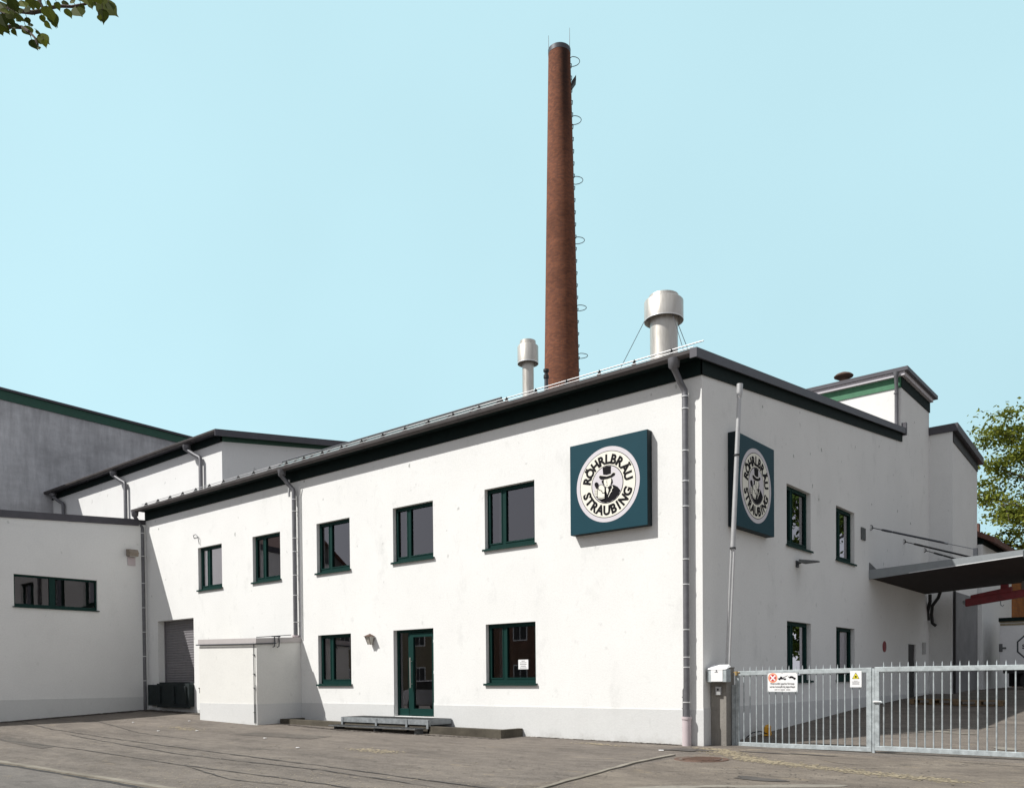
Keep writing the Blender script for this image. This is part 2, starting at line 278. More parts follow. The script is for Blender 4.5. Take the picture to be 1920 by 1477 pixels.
# ------------------------------------------------------------------ mesh helpers
class MB:
    def __init__(s): s.v = []; s.f = []; s.m = []; s.mats = []; s.mi = 0
    def use(s, mat):
        if mat not in s.mats: s.mats.append(mat)
        s.mi = s.mats.index(mat); return s
    def add(s, vs, fs):
        o = len(s.v); s.v += [tuple(p) for p in vs]
        for f in fs: s.f.append(tuple(o + i for i in f)); s.m.append(s.mi)
        return s
    def box(s, x0, x1, y0, y1, z0, z1):
        return s.add([(x0, y0, z0), (x1, y0, z0), (x1, y1, z0), (x0, y1, z0), (x0, y0, z1), (x1, y0, z1), (x1, y1, z1), (x0, y1, z1)],
                     [(0, 3, 2, 1), (4, 5, 6, 7), (0, 1, 5, 4), (1, 2, 6, 5), (2, 3, 7, 6), (3, 0, 4, 7)])
    def hexa(s, p):   # eight corners: bottom loop then top loop
        return s.add(p, [(0, 3, 2, 1), (4, 5, 6, 7), (0, 1, 5, 4), (1, 2, 6, 5), (2, 3, 7, 6), (3, 0, 4, 7)])
    def quad(s, a, b, c, d): return s.add([a, b, c, d], [(0, 1, 2, 3)])
    def prism(s, poly, a, b, axis='y'):   # polygon in the plane across axis, extruded from a to b
        n = len(poly)
        def P(p, t): return {'y': (p[0], t, p[1]), 'x': (t, p[0], p[1]), 'z': (p[0], p[1], t)}[axis]
        vs = [P(p, a) for p in poly] + [P(p, b) for p in poly]
        return s.add(vs, [tuple(range(n)), tuple(range(2 * n - 1, n - 1, -1))] + [(i, i + n, (i + 1) % n + n, (i + 1) % n) for i in range(n)])
    def tube(s, pts, rad, n=12, cap=True):
        pts = [Vector(p) for p in pts]; rs = rad if isinstance(rad, (list, tuple)) else [rad] * len(pts)
        base = len(s.v); prev = None; vs = []
        for i, p in enumerate(pts):
            d = (pts[min(i + 1, len(pts) - 1)] - pts[max(i - 1, 0)]).normalized()
            if prev is None:
                a = Vector((1, 0, 0)) if abs(d.x) < 0.8 else Vector((0, 1, 0)); u = (a - a.dot(d) * d).normalized()
            else: u = (prev - prev.dot(d) * d).normalized()
            prev = u; w_ = d.cross(u)
            for k in range(n):
                an = 2 * math.pi * k / n; vs.append(p + rs[i] * (math.cos(an) * u + math.sin(an) * w_))
        fs = []
        for i in range(len(pts) - 1):
            for k in range(n): fs.append((i * n + k, i * n + (k + 1) % n, (i + 1) * n + (k + 1) % n, (i + 1) * n + k))
        if cap: fs += [tuple(range(n - 1, -1, -1)), tuple((len(pts) - 1) * n + k for k in range(n))]
        return s.add(vs, fs)
    def lathe(s, prof, n=32, c=(0, 0, 0), cap=True):
        vs = [(c[0] + r * math.cos(2 * math.pi * k / n), c[1] + r * math.sin(2 * math.pi * k / n), c[2] + z) for r, z in prof for k in range(n)]
        fs = [(i * n + k, i * n + (k + 1) % n, (i + 1) * n + (k + 1) % n, (i + 1) * n + k) for i in range(len(prof) - 1) for k in range(n)]
        if cap: fs += [tuple(range(n - 1, -1, -1)), tuple((len(prof) - 1) * n + k for k in range(n))]
        return s.add(vs, fs)
    def build(s, name, mat=None, parent=None, smooth=False, bevel=0, loc=(0, 0, 0)):
        me = bpy.data.meshes.new(name); me.from_pydata([tuple(p) for p in s.v], [], s.f)
        if mat: me.materials.append(mat)
        for m_ in s.mats: me.materials.append(m_)
        if s.mats:
            k = 1 if mat else 0
            for p, i in zip(me.polygons, s.m): p.material_index = i + k
        me.update()
        bm = bmesh.new(); bm.from_mesh(me); bmesh.ops.recalc_face_normals(bm, faces=bm.faces) if not getattr(s, 'keep', False) else None
        bm.to_mesh(me); bm.free()
        if smooth:
            for p in me.polygons: p.use_smooth = True
            me.set_sharp_from_angle(angle=R(40))
        o = bpy.data.objects.new(name, me); COL.objects.link(o); o.location = loc
        if parent: o.parent = parent
        if bevel:
            b = o.modifiers.new('bevel', 'BEVEL'); b.width = bevel; b.segments = 2; b.limit_method = 'ANGLE'
        return o
def tag(o, label, cat, group=None):
    o['label'] = label; o['category'] = cat
    if group: o['group'] = group
    return o
def thing(name, label, cat, loc=(0, 0, 0), rz=0, group=None):
    o = bpy.data.objects.new(name, None); COL.objects.link(o); o.location = loc; o.rotation_euler = (0, 0, rz)
    return tag(o, label, cat, group)
def struct(o): o['kind'] = 'structure'; return o
def copy_tree(o, parent=None):
    c = o.copy(); COL.objects.link(c)
    if parent: c.parent = parent
    for ch in list(o.children): copy_tree(ch, c)
    return c
def shift(mb, loc): mb.v = [(p[0] - loc[0], p[1] - loc[1], p[2] - loc[2]) for p in mb.v]; return mb
def holed(mb, axis, pos, a0, a1, z0, z1, holes, depth, sgn, zf=None):
    """wall sheet at axis=pos with rectangular holes (a0,a1,z0,z1) and reveals going inward (sgn*depth)"""
    As = sorted({a0, a1} | {h[0] for h in holes} | {h[1] for h in holes}); Zs = sorted({z0, z1} | {h[2] for h in holes} | {h[3] for h in holes})
    P = (lambda a, d, z: (a, pos + d, z)) if axis == 'y' else (lambda a, d, z: (pos + d, a, z))
    for i in range(len(As) - 1):
        for j in range(len(Zs) - 1):
            am, zm = (As[i] + As[i + 1]) / 2, (Zs[j] + Zs[j + 1]) / 2
            if any(h[0] < am < h[1] and h[2] < zm < h[3] for h in holes): continue
            mb.quad(P(As[i], 0, Zs[j]), P(As[i + 1], 0, Zs[j]), P(As[i + 1], 0, Zs[j + 1]), P(As[i], 0, Zs[j + 1]))
    D = sgn * depth
    for h in holes:
        x0, x1, c0, c1 = h
        mb.quad(P(x0, 0, c0), P(x0, D, c0), P(x0, D, c1), P(x0, 0, c1)); mb.quad(P(x1, 0, c0), P(x1, D, c0), P(x1, D, c1), P(x1, 0, c1))
        mb.quad(P(x0, 0, c0), P(x1, 0, c0), P(x1, D, c0), P(x0, D, c0)); mb.quad(P(x0, 0, c1), P(x1, 0, c1), P(x1, D, c1), P(x0, D, c1))

def interp(x, xs, ys):
    if x <= xs[0]: return ys[0]
    for i in range(len(xs) - 1):
        if x <= xs[i + 1]: return ys[i] + (ys[i + 1] - ys[i]) * (x - xs[i]) / (xs[i + 1] - xs[i])
    return ys[-1]
def gz(x, y):
    left = interp(x, [-23, -16.3, -13.2, -4.5, 0], [0.345, 0.235, 0.14, 0.015, -0.01])
    yard = interp(y, [1.2, 9, 14, 20, 40], [0, 0.42, 0.60, 0.78, 0.85])
    f = min(1, max(0, -y / 9.3))
    street = -0.13
    if y >= 0:
        if x > 0: return interp(x, [0, 3], [-0.01, -0.04]) * max(0, 1 - y / 3) + yard
        return left + (yard if x > -0.5 else 0)
    r = interp(x, [0, 3, 8], [0.0, -0.04, -0.05]) if x > 0 else 0
    return (left + r) * (1 - f) + street * f if y > -9.3 else street

# ------------------------------------------------------------------ ground
def grid(name, xs, ys, dz, mat):
    mb = MB(); nx, ny = len(xs), len(ys)
    mb.add([(x, y, gz(x, y) + dz) for y in ys for x in xs], [(j * nx + i, j * nx + i + 1, (j + 1) * nx + i + 1, (j + 1) * nx + i) for j in range(ny - 1) for i in range(nx - 1)])
    return struct(mb.build(name, mat, smooth=True))
def fr(a, b, n): return [a + (b - a) * i / n for i in range(n + 1)]
grid('ground', [-900, -300, -120, -60, -41] + fr(-36, -23, 4) + fr(-22.6, 12, 60) + [16, 24, 60, 150, 400, 900],
     [-900, -300, -100, -40, -16] + fr(-9.31, 1.2, 22) + fr(1.6, 20, 24) + [26, 32, 40, 80, 200, 500, 900], 0, M_ASPH)
def sheet(name, quadpts, dz, mat, n=16, kind='structure'):
    """a patch laid on the ground, quadpts = 4 corners"""
    a, b, c, d = [Vector(p) for p in quadpts]; mb = MB(); vs = []
    for j in range(n + 1):
        for i in range(n + 1):
            u, w_ = i / n, j / n; p = (a * (1 - u) + b * u) * (1 - w_) + (d * (1 - u) + c * u) * w_
            vs.append((p.x, p.y, gz(p.x, p.y) + dz))
    mb.add(vs, [(j * (n + 1) + i, j * (n + 1) + i + 1, (j + 1) * (n + 1) + i + 1, (j + 1) * (n + 1) + i) for j in range(n) for i in range(n)])
    return struct(mb.build(name, mat, smooth=True))
sheet('road', [(-80, -19), (60, -19), (60, -9.42), (-80, -9.42)], 0.004, M_ROAD, 40)
sheet('driveway', [(0.62, -9.25), (9, -9.25), (9, 0.0), (0.62, 0.0)], 0.006, M_DRIVE, 40)
def ribbon(name, pts, wd, dz, mat, h=0, jit=0.0, seed=1, taper=False, step=0.35):
    r = random.Random(seed); P = []
    for i in range(len(pts) - 1):
        a, b = Vector(pts[i]), Vector(pts[i + 1]); k = max(1, int((b - a).length / step))
        for q in range(k): P.append(a + (b - a) * q / k)
    P.append(Vector(pts[-1])); vs = []
    for i, p in enumerate(P):
        d = (P[min(i + 1, len(P) - 1)] - P[max(i - 1, 0)]).normalized(); nn = Vector((-d.y, d.x))
        ww = wd * (1 + r.uniform(-jit, jit)); o = nn * r.uniform(-1, 1) * wd * jit * 1.2
        if taper: ww *= max(0.1, min(1, i / 3, (len(P) - 1 - i) / 3))
        for sg in (-1, 1):
            c = p + o + nn * ww / 2 * sg; vs.append((c.x, c.y, gz(c.x, c.y) + dz))
    n = len(P); mb = MB()
    if h:
        low = [(x, y, z - h) for x, y, z in vs]; mb.add(vs + low, [(2 * i, 2 * i + 1, 2 * i + 3, 2 * i + 2) for i in range(n - 1)] +
            [(2 * i, 2 * i + 2, 2 * n + 2 * i + 2, 2 * n + 2 * i) for i in range(n - 1)] + [(2 * i + 1, 2 * i + 3, 2 * n + 2 * i + 3, 2 * n + 2 * i + 1) for i in range(n - 1)] +
            [(0, 1, 2 * n + 1, 2 * n), (2 * n - 2, 2 * n - 1, 4 * n - 1, 4 * n - 2)])
    else: mb.add(vs, [(2 * i, 2 * i + 1, 2 * i + 3, 2 * i + 2) for i in range(n - 1)])
    return struct(mb.build(name, mat))
ribbon('kerb', [(-60, -9.34), (-12, -9.34), (0.9, -9.42)], 0.13, 0.032, M_KERB, 0.12, 0.10, 3)
ribbon('gutter_line', [(-60, -9.47), (-12, -9.46), (0.9, -9.55)], 0.09, 0.009, M_TAR, 0, 0.35, 4)
ribbon('kerb', [(1.12, -9.3), (1.06, -6.95), (0.72, -5.07), (0.44, -3.3), (0.37, -1.9)], 0.09, 0.026, M_KERB, 0.12, 0.12, 5)
ribbon('crack', [(1.0, -9.3), (0.98, -6.95), (0.64, -5.07), (0.37, -3.3), (0.31, -2.0)], 0.035, 0.0065, M_TAR, 0, 0.3, 6)
for i, (pts, wd) in enumerate([
        ([(-25.5, -4.0), (-17.5, -5.36), (-9.1, -6.04), (-4.0, -6.4), (-0.7, -6.77), (0.8, -6.9)], 0.035),
        ([(-15.7, -5.78), (-7.8, -6.76), (-3.3, -6.8), (-0.3, -7.2)], 0.032),
        ([(-21, -6.6), (-15.2, -7.4), (-11.2, -7.36), (-6.1, -7.69), (-2.7, -7.78), (-1.0, -7.9), (0.7, -8.1)], 0.030),
        ([(-20, -3.2), (-14, -4.6), (-10.5, -4.9)], 0.025), ([(-6.5, -7.2), (-6.0, -7.7), (-3.6, -8.3), (-1.9, -8.2)], 0.026),
        ([(2.6, -0.95), (3.1, -1.4), (4.2, -1.65)], 0.022), ([(3.2, 0.05), (5.5, -0.35), (8.5, -0.6)], 0.03)]):
    ribbon('crack', pts, wd, 0.0085, M_TAR, 0, 0.45, 20 + i, True, 0.25)
def blob(name, cx, cy, rx, ry, dz, mat, seed, rot=0, n=40, jit=0.25):
    r = random.Random(seed); ph = [r.uniform(0, 6.28) for _ in range(6)]; vs = [(cx, cy, gz(cx, cy) + dz)]
    for k in range(n):
        a = 2 * math.pi * k / n; q = 1 + jit * sum(math.sin((j + 2) * a + ph[j]) / (j + 1.5) for j in range(6)) + r.uniform(-1, 1) * jit * 0.25
        x, y = rx * q * math.cos(a), ry * q * math.sin(a); x, y = x * math.cos(rot) - y * math.sin(rot), x * math.sin(rot) + y * math.cos(rot)
        vs.append((cx + x, cy + y, gz(cx + x, cy + y) + dz))
    mb = MB(); mb.add(vs, [(0, 1 + k, 1 + (k + 1) % n) for k in range(n)]); return mb.build(name, mat)
# gravelly worn strip by the gate and smaller worn patches: many small irregular flecks, one object
def flecks(name, path, width, count, mat, seed, smin, smax, dz=0.010):
    r = random.Random(seed); mb = MB()
    for i in range(count):
        t_ = r.random() * (len(path) - 1); k = min(int(t_), len(path) - 2); a, b = Vector(path[k]), Vector(path[k + 1]); p = a + (b - a) * (t_ - k)
        wv = width[k] + (width[k + 1] - width[k]) * (t_ - k)
        x = p.x + r.gauss(0, wv * 0.45); y = p.y + r.gauss(0, wv * 0.30); q = r.uniform(smin, smax); n = r.choice((5, 6, 7)); ph = r.uniform(0, 6)
        vs = [(x + q * r.uniform(0.6, 1.3) * math.cos(ph + 6.283 * j / n), y + q * r.uniform(0.6, 1.2) * math.sin(ph + 6.283 * j / n)) for j in range(n)]
        mb.add([(a_, b_, gz(a_, b_) + dz + i * 1e-6) for a_, b_ in vs], [tuple(range(n))])
    o = mb.build(name, mat); o['kind'] = 'stuff'; return o
flecks('worn_gravel', [(0.35, -0.45), (0.9, -0.9), (1.8, -1.75), (2.6, -2.0), (3.9, -2.45), (5.2, -2.8)], [0.3, 0.45, 0.4, 0.35, 0.4, 0.4], 2300, M_TAN, 5, 0.008, 0.035)
flecks('sandy_patch', [(-5.6, -4.2), (-4.4, -4.3)], [0.5, 0.4], 260, M_TAN, 6, 0.01, 0.035)
flecks('sandy_patch', [(-15.0, -3.2), (-13.2, -3.4)], [0.5, 0.4], 220, M_TAN, 8, 0.01, 0.035)
flecks('sandy_patch', [(-2.4, -0.75), (-1.2, -0.9)], [0.3, 0.3], 160, M_TAN, 9, 0.01, 0.03)
M_PALE = plain('pale_patch', (0.21, 0.19, 0.158), 0.9, var=0.2, scale=10)
for i, (x, y, rx, ry, ro) in enumerate([(3.25, 4.15, 0.30, 0.13, 0.3), (3.75, 3.95, 0.34, 0.08, -0.2), (4.92, 1.95, 0.26, 0.12, -0.6), (2.25, -5.5, 0.5, 0.16, 0.75), (3.5, -4.45, 0.75, 0.16, 0.7), (2.75, -4.98, 0.3, 0.12, 0.7)]):
    struct(blob('asphalt_patch', x, y, rx, ry, 0.011, M_PALE, 40 + i, ro, jit=0.12))
M_DAMP = plain('dark_patch', (0.070, 0.062, 0.055), 0.85, var=0.3, scale=5)
for i, (x, y, rx, ry) in enumerate([(1.5, -0.55, 0.35, 0.10), (2.3, -0.4, 0.4, 0.08), (0.15, -0.9, 0.5, 0.2), (2.9, -4.0, 0.35, 0.18)]):
    struct(blob('asphalt_patch', x, y, rx, ry, 0.013, M_DAMP, 60 + i, 0.1, jit=0.35))
# a weedy dirt strip along the foot of the annex wall
flecks('dirt_strip', [(-22.4, -5.6), (-22.3, -0.3), (-19.5, -0.25), (-16.6, -0.35)], [0.4, 0.35, 0.25, 0.2], 2600, M_SOIL, 11, 0.02, 0.08, 0.012)
for i, (px, py) in enumerate([(-9.4, -3.8), (-6.8, -4.75), (-17.4, -3.1), (-13.0, -3.5), (-13.9, -4.1), (-16.1, -2.0), (-0.2, -1.3)]):
    mb = MB(); a = i * 1.1; mb.prism([(0.045 * math.cos(a + k) * (1 + 0.3 * (k % 2)), 0.03 * math.sin(a + k)) for k in (0, 1, 2.2, 3.3, 4.4, 5.4)], 0, 0.012, 'z')
    tag(mb.build('paper_scrap', M_WHITE, loc=(px, py, gz(px, py) + 0.012)),
        ['scrap of white litter on the asphalt below the ground floor window', 'scrap of white litter on the asphalt before the entrance steps', 'white litter scrap on the asphalt between annex and plant enclosure, leftmost of two', 'scrap of white litter on the asphalt before the plant enclosure corner',
         'scrap of white litter nearest the tar cracks before the plant enclosure', 'white litter scrap at the foot of the plant enclosure', 'tiny white litter scrap at the end of the driveway kerb'][i], 'litter', 'scraps of litter on the forecourt')
flecks('dirt_strip', [(-4.3, -0.12), (-2.0, -0.12), (-0.5, -0.12)], [0.10, 0.08, 0.10], 420, M_SOIL, 14, 0.01, 0.035, 0.012)
flecks('dirt_strip', [(-13.0, -0.95), (-9.5, -1.35), (-4.6, -0.95)], [0.14, 0.18, 0.14], 700, M_SOIL, 15, 0.01, 0.04, 0.012)
flecks('worn_gravel', [(-20, -5.0), (-12, -6.6), (-4, -8.6), (0, -7.0), (4, -6.0)], [3.0, 3.0, 2.4, 3.0, 3.0], 1500, M_TAN, 16, 0.006, 0.018)
flecks('worn_gravel', [(-20, -5.0), (-12, -6.0), (-4, -7.0), (0, -4.0), (5, -3.0)], [3.0, 3.0, 3.0, 3.0, 3.0], 1500, M_TAR, 17, 0.006, 0.020)
for i, q_ in enumerate([[(-16.5, -6.9), (-12.2, -7.35), (-12.0, -7.75), (-16.8, -7.3)], [(-11.2, -2.9), (-8.4, -2.6), (-8.3, -3.3), (-11.0, -3.6)]]): sheet('asphalt_patch', q_, 0.006, asphalt('patch_asphalt', (0.118, 0.104, 0.09), (0.085, 0.075, 0.066), (0.14, 0.124, 0.106)), 10)
# manhole
mh = thing('manhole_cover', 'round rusty manhole cover set in the asphalt near the gate pillar', 'manhole', (1.06, -2.15, gz(1.06, -2.15)))
mb = MB(); mb.lathe([(0.34, 0.0), (0.40, 0.012), (0.46, 0.013), (0.47, 0.0)], 40, cap=False); mb.build('frame_ring', M_RUST, mh)
mb = MB(); mb.lathe([(0.335, 0.002), (0.33, 0.016)], 40)
for k in range(8): mb.box(-0.25, 0.25, -0.28 + k * 0.08 - 0.012, -0.28 + k * 0.08 + 0.012, 0.0165, 0.021)
mb.build('lid', M_RUST, mh)

# ------------------------------------------------------------------ windows
def frame_mesh(w_, h_, d=0.11, split=0.27):
    b, t_ = 0.085, 0.05; mb = MB(); y0, y1 = d, d + 0.07
    mb.box(0, b, y0, y1, 0, h_); mb.box(w_ - b, w_, y0, y1, 0, h_); mb.box(b, w_ - b, y0, y1, h_ - b, h_); mb.box(b, w_ - b, y0, y1, 0, 0.13)
    sx = b + (w_ - 2 * b) * split; mb.box(sx, sx + 0.13, y0, y1, 0.13, h_ - b)
    e = 0.028; ya = d - 0.012
    for (a, c) in ((b - 0.02, sx + 0.02), (sx + 0.11, w_ - b + 0.02)):   # sash rails standing slightly proud
        mb.box(a, a + e, ya, y0, 0.11, h_ - b + 0.02); mb.box(c - e, c, ya, y0, 0.11, h_ - b + 0.02)
        mb.box(a + e, c - e, ya, y0, 0.11, 0.11 + e); mb.box(a + e, c - e, ya, y0, h_ - b + 0.02 - e, h_ - b + 0.02)
    return mb, sx
def window(parent, o, rz, w_, h_, curtain=0.0, split=0.27, label=None, blind=False):
    mb, sx = frame_mesh(w_, h_, 0.11, split); f = mb.build('window', M_FRAME, parent, loc=o); f.rotation_euler = (0, 0, rz)
    if label: f['label'] = label
    p = MB(); p.quad((0.06, 0.145, 0.10), (w_ - 0.06, 0.145, 0.10), (w_ - 0.06, 0.145, h_ - 0.06), (0.06, 0.145, h_ - 0.06)); p.build('pane', M_GLASS, f)
    s = MB(); s.box(-0.05, w_ + 0.05, -0.055, 0.0, -0.022, 0.0); s.box(0.003, w_ - 0.003, 0.0, 0.108, 0.001, 0.016); s.box(-0.05, w_ + 0.05, -0.055, -0.047, -0.05, -0.022)
    s.build('sill', M_SILL, f)
    if curtain:
        c = MB(); n = 14
        vs = []; x0, x1 = sx - 0.06 - curtain, sx - 0.04
        for k in range(n + 1):
            x = x0 + (x1 - x0) * k / n; y = 0.26 + 0.012 * math.sin(k * 2.3); vs += [(x, y, 0.1), (x, y, h_ - 0.06)]
        c.add(vs, [(2 * k, 2 * k + 2, 2 * k + 3, 2 * k + 1) for k in range(n)]); c.build('curtain', M_CURTAIN, f)
    if blind:
        c = MB(); c.quad((0.05, 0.34, 0.09), (w_ - 0.05, 0.34, 0.09), (w_ - 0.05, 0.34, h_ - 0.05), (0.05, 0.34, h_ - 0.05)); c.build('blind', M_CURTAIN, f)
    return f

# ------------------------------------------------------------------ main building
US, UT, LS, LT, WT = 4.49, 5.935, 1.25, 2.68, 7.32
SL = 0.1145                                        # roof pitch
XL, YB = -22.62, 13.82
bld = thing('brewery_building', 'long two storey white rendered building with dark green frieze and green windows', 'building')
FW = [(-18.97, -17.47), (-15.67, -14.18), (-12.37, -10.86), (-9.06, -7.54), (-5.77, -4.23)]
LW = [(-12.36, -10.86), (-5.77, -4.23)]; DOOR = (-9.09, -7.57, 0.395, LT)
GAR = (-21.84, -19.33, 1.30, 3.57)
holes = [(a, b, US, UT) for a, b in FW] + [(a, b, LS, LT) for a, b in LW] + [DOOR, GAR]
mb = MB(); holed(mb, 'y', 0, XL, 0, -0.6, WT + 0.3, holes, 0.30, 1)
RW = [(4.28, 5.83), (7.67, 9.18)]
rh = [(a, b, US, UT) for a, b in RW] + [(a, b, LS, LT) for a, b in RW]
holed(mb, 'x', 0, 0, YB, -0.6, WT + 0.0, rh, 0.30, -1)
def ztop(y): return WT + 0.006 + SL * y
mb.add([(0, 0, WT), (0, YB, WT), (0, YB, ztop(YB) + 0.2), (0, 0, WT + 0.2)], [(0, 1, 2, 3)])
mb.quad((XL, 0, -0.6), (XL, YB, -0.6), (XL, YB, ztop(YB) + 0.2), (XL, 0, WT + 0.2)); mb.quad((XL, YB, -0.6), (0, YB, -0.6), (0, YB, 8.9), (XL, YB, 8.9))
mb.build('wall', M_WALL, bld)
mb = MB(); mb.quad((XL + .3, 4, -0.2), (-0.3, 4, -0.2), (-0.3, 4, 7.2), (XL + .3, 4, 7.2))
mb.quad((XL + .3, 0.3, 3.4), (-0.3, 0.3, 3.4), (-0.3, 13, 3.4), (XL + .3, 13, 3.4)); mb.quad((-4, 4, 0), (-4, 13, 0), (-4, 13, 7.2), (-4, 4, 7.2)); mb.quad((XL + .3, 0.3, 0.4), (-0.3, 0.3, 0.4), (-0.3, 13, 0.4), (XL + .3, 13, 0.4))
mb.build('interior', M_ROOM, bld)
for a_, b_, z_ in ((XL, -19.0, 0.40), (-13.2, DOOR[0], 0.70), (DOOR[1], 0.0, 0.705)):
    mb = MB(); mb.box(a_, b_, -0.012, -0.001, -0.5, z_); mb.build('plinth', M_PLINTH, bld)
for a_, b_ in ((-0.012, 14.60), (15.51, 17.2)):
    mb = MB(); mb.box(0.001, 0.014, a_, b_, -0.5, 0.735); mb.build('plinth', M_PLINTH, bld)
# frieze boards: front band under the gutter, and the band that climbs the side below the verge
mb = MB(); mb.box(XL, 0.03, -0.035, -0.001, WT, WT + 0.34)
mb.hexa([(0.001, -0.035, WT), (0.035, -0.035, WT), (0.035, YB, ztop(YB)), (0.001, YB, ztop(YB)),
         (0.001, -0.035, WT + 0.34), (0.035, -0.035, WT + 0.34), (0.035, YB, ztop(YB) + 0.36), (0.001, YB, ztop(YB) + 0.36)])
mb.build('frieze', M_FRIEZE, bld)
def zr(y): return 7.71 + SL * (y + 0.42)
mb = MB()
mb.hexa([(XL - .1, -0.39, zr(-.39) - 0.06), (0.089, -0.39, zr(-.39) - 0.06), (0.089, YB, zr(YB) - 0.06), (XL - .1, YB, zr(YB) - 0.06), (XL - .1, -0.39, zr(-.39) - 0.012), (0.089, -0.39, zr(-.39) - 0.012), (0.089, YB, zr(YB) - 0.012), (XL - .1, YB, zr(YB) - 0.012)])
rf = mb.build('roof', M_ROOF, bld)
mb = MB(); mb.box(XL, 0.088, -0.31, -0.036, WT + 0.315, WT + 0.335); mb.build('soffit', M_FRIEZE, bld)
mb = MB()   # verge flashing
mb.hexa([(0.090, -0.44, zr(-.44) - 0.185), (0.130, -0.44, zr(-.44) - 0.185), (0.130, YB + 0.12, zr(YB + .12) - 0.185), (0.090, YB + 0.12, zr(YB + .12) - 0.185),
         (0.090, -0.44, zr(-.44)), (0.130, -0.44, zr(-.44)), (0.130, YB + 0.12, zr(YB + .12)), (0.090, YB + 0.12, zr(YB + .12))])
mb.box(-0.3, 0.14, YB + 0.02, YB + 0.14, zr(YB) - 0.21, zr(YB) + 0.18)
mb.box(-0.02, 0.130, -0.452, -0.441, 7.525, 7.705)
mb.build('verge_trim', M_TRIM, bld)
def gutter(mb, x0, x1, y, z, r=0.10, seg=3.0):
    """half round gutter whose rim is at height z, its back at y"""
    n = 8; prof = [(y - r + r * math.cos(math.pi + math.pi * k / n), z + r * 1.05 * math.sin(math.pi + math.pi * k / n)) for k in range(n + 1)]
    prof[0] = (prof[0][0], prof[0][1] + 0.035); prof[-1] = (prof[-1][0], prof[-1][1] + 0.05)
    inner = [(p[0] + (0.006 if p[0] < y - r else -0.006), p[1] + 0.008) for p in prof]
    poly = prof + inner[::-1]; vs = [(x0, a, b) for a, b in poly] + [(x1, a, b) for a, b in poly]; m = len(poly)
    mb.add(vs, [(i, (i + 1) % m, (i + 1) % m + m, i + m) for i in range(m)] + [tuple(range(len(prof))), tuple(range(m, m + len(prof)))])
    x = x0 + seg / 2
    while x < x1:   # soldered joints
        j = [(p[0] + (p[0] - (y - r)) * 0.05, p[1] + (p[1] - z) * 0.05) for p in prof]
        mb.add([(x, a, b) for a, b in j] + [(x + 0.035, a, b) for a, b in j], [(i, i + 1, i + 1 + len(j), i + len(j)) for i in range(len(j) - 1)]); x += seg
mb = MB(); gutter(mb, XL - 0.28, -0.02, -0.27, 7.672, 0.075, 1.75); mb.build('gutter', M_GUTTER, bld)
def downpipe(parent, x, dx, yw, zt, zb, r=0.055, bands=(), foot=None, gy=-0.345, mat=None, name='downpipe'):
    mb = MB(); z0 = zt
    pts = [(x, gy, z0 + 0.02), (x, gy, z0 - 0.14), (x + dx * 0.04, gy, z0 - 0.17), (x + dx * 0.25, gy + (yw - gy) * 0.25, z0 - 0.27), (x + dx * 0.55, gy + (yw - gy) * 0.6, z0 - 0.42),
           (x + dx * 0.9, yw, z0 - 0.56), (x + dx, yw, z0 - 0.64), (x + dx, yw, zb)]
    mb.tube(pts, [r * 2.0, r * 1.75, r * 1.05, r, r, r, r, r], 16)
    d = mb.build(name, mat or M_PIPE, parent, smooth=True)
    if bands:
        b = MB(); b.tube([(x + dx, yw, 0), (x + dx, yw, 0.022)], r * 1.17, 16); b.box(x + dx - 0.008, x + dx + 0.008, yw + r * .9, yw + r + 0.05, 0.003, 0.019)
        b0 = b.build('pipe_bracket', M_BAND, d)
        for i_, z in enumerate(bands):
            b_ = b0 if i_ == 0 else b0.copy()
            if i_: COL.objects.link(b_); b_.parent = d
            b_.location = (0, 0, z)
    if foot: f = MB(); f.tube([(x + dx, yw, foot[0]), (x + dx, yw, foot[1] - .06), (x + dx, yw, foot[1] - 0.05), (x + dx, yw, foot[1])], [r * 1.45, r * 1.45, r * 1.65, r * 1.65], 18); f.build('pipe_foot', M_PIPE2, d, smooth=True)
    return d
downpipe(bld, -0.42, 0.115, -0.115, 7.62, 0.0, 0.062, [6.92, 6.68, 5.85, 5.25, 4.75, 3.7, 3.2, 2.3, 1.75, 1.55, 0.85], (-0.05, 0.57))
downpipe(bld, -13.55, 0.26, -0.115, 7.62, 2.55, 0.062, [6.75, 6.4, 5.6, 5.2, 4.5, 3.9, 3.1], (2.52, 2.72))
downpipe(bld, XL - 0.12, 0.10, -0.125, 7.62, gz(-22.5, 0), 0.065, [6.85, 6.0, 5.0, 4.1, 3.2, 2.3, 1.4], None)
mb = MB(); mb.tube([(-13.10, -0.03, 2.6), (-13.10, -0.03, 6.9), (-13.06, -0.05, 7.1)], 0.018, 8); mb.tube([(-13.42, -0.19, 6.85), (-13.42, -0.19, 7.35)], 0.035, 8); mb.build('cable_conduit', M_POLE, bld)
mb = MB(); mb.tube([(-0.43, -0.03, 0), (-0.43, -0.03, 1.1), (-0.40, -0.04, 1.16), (-0.33, -0.05, 1.17)], 0.010, 8)
for z in (0.35, 0.72, 0.95): mb.box(-0.45, -0.41, -0.04, -0.001, z, z + 0.02)
mb.build('earthing_rod', M_PIPE, bld)
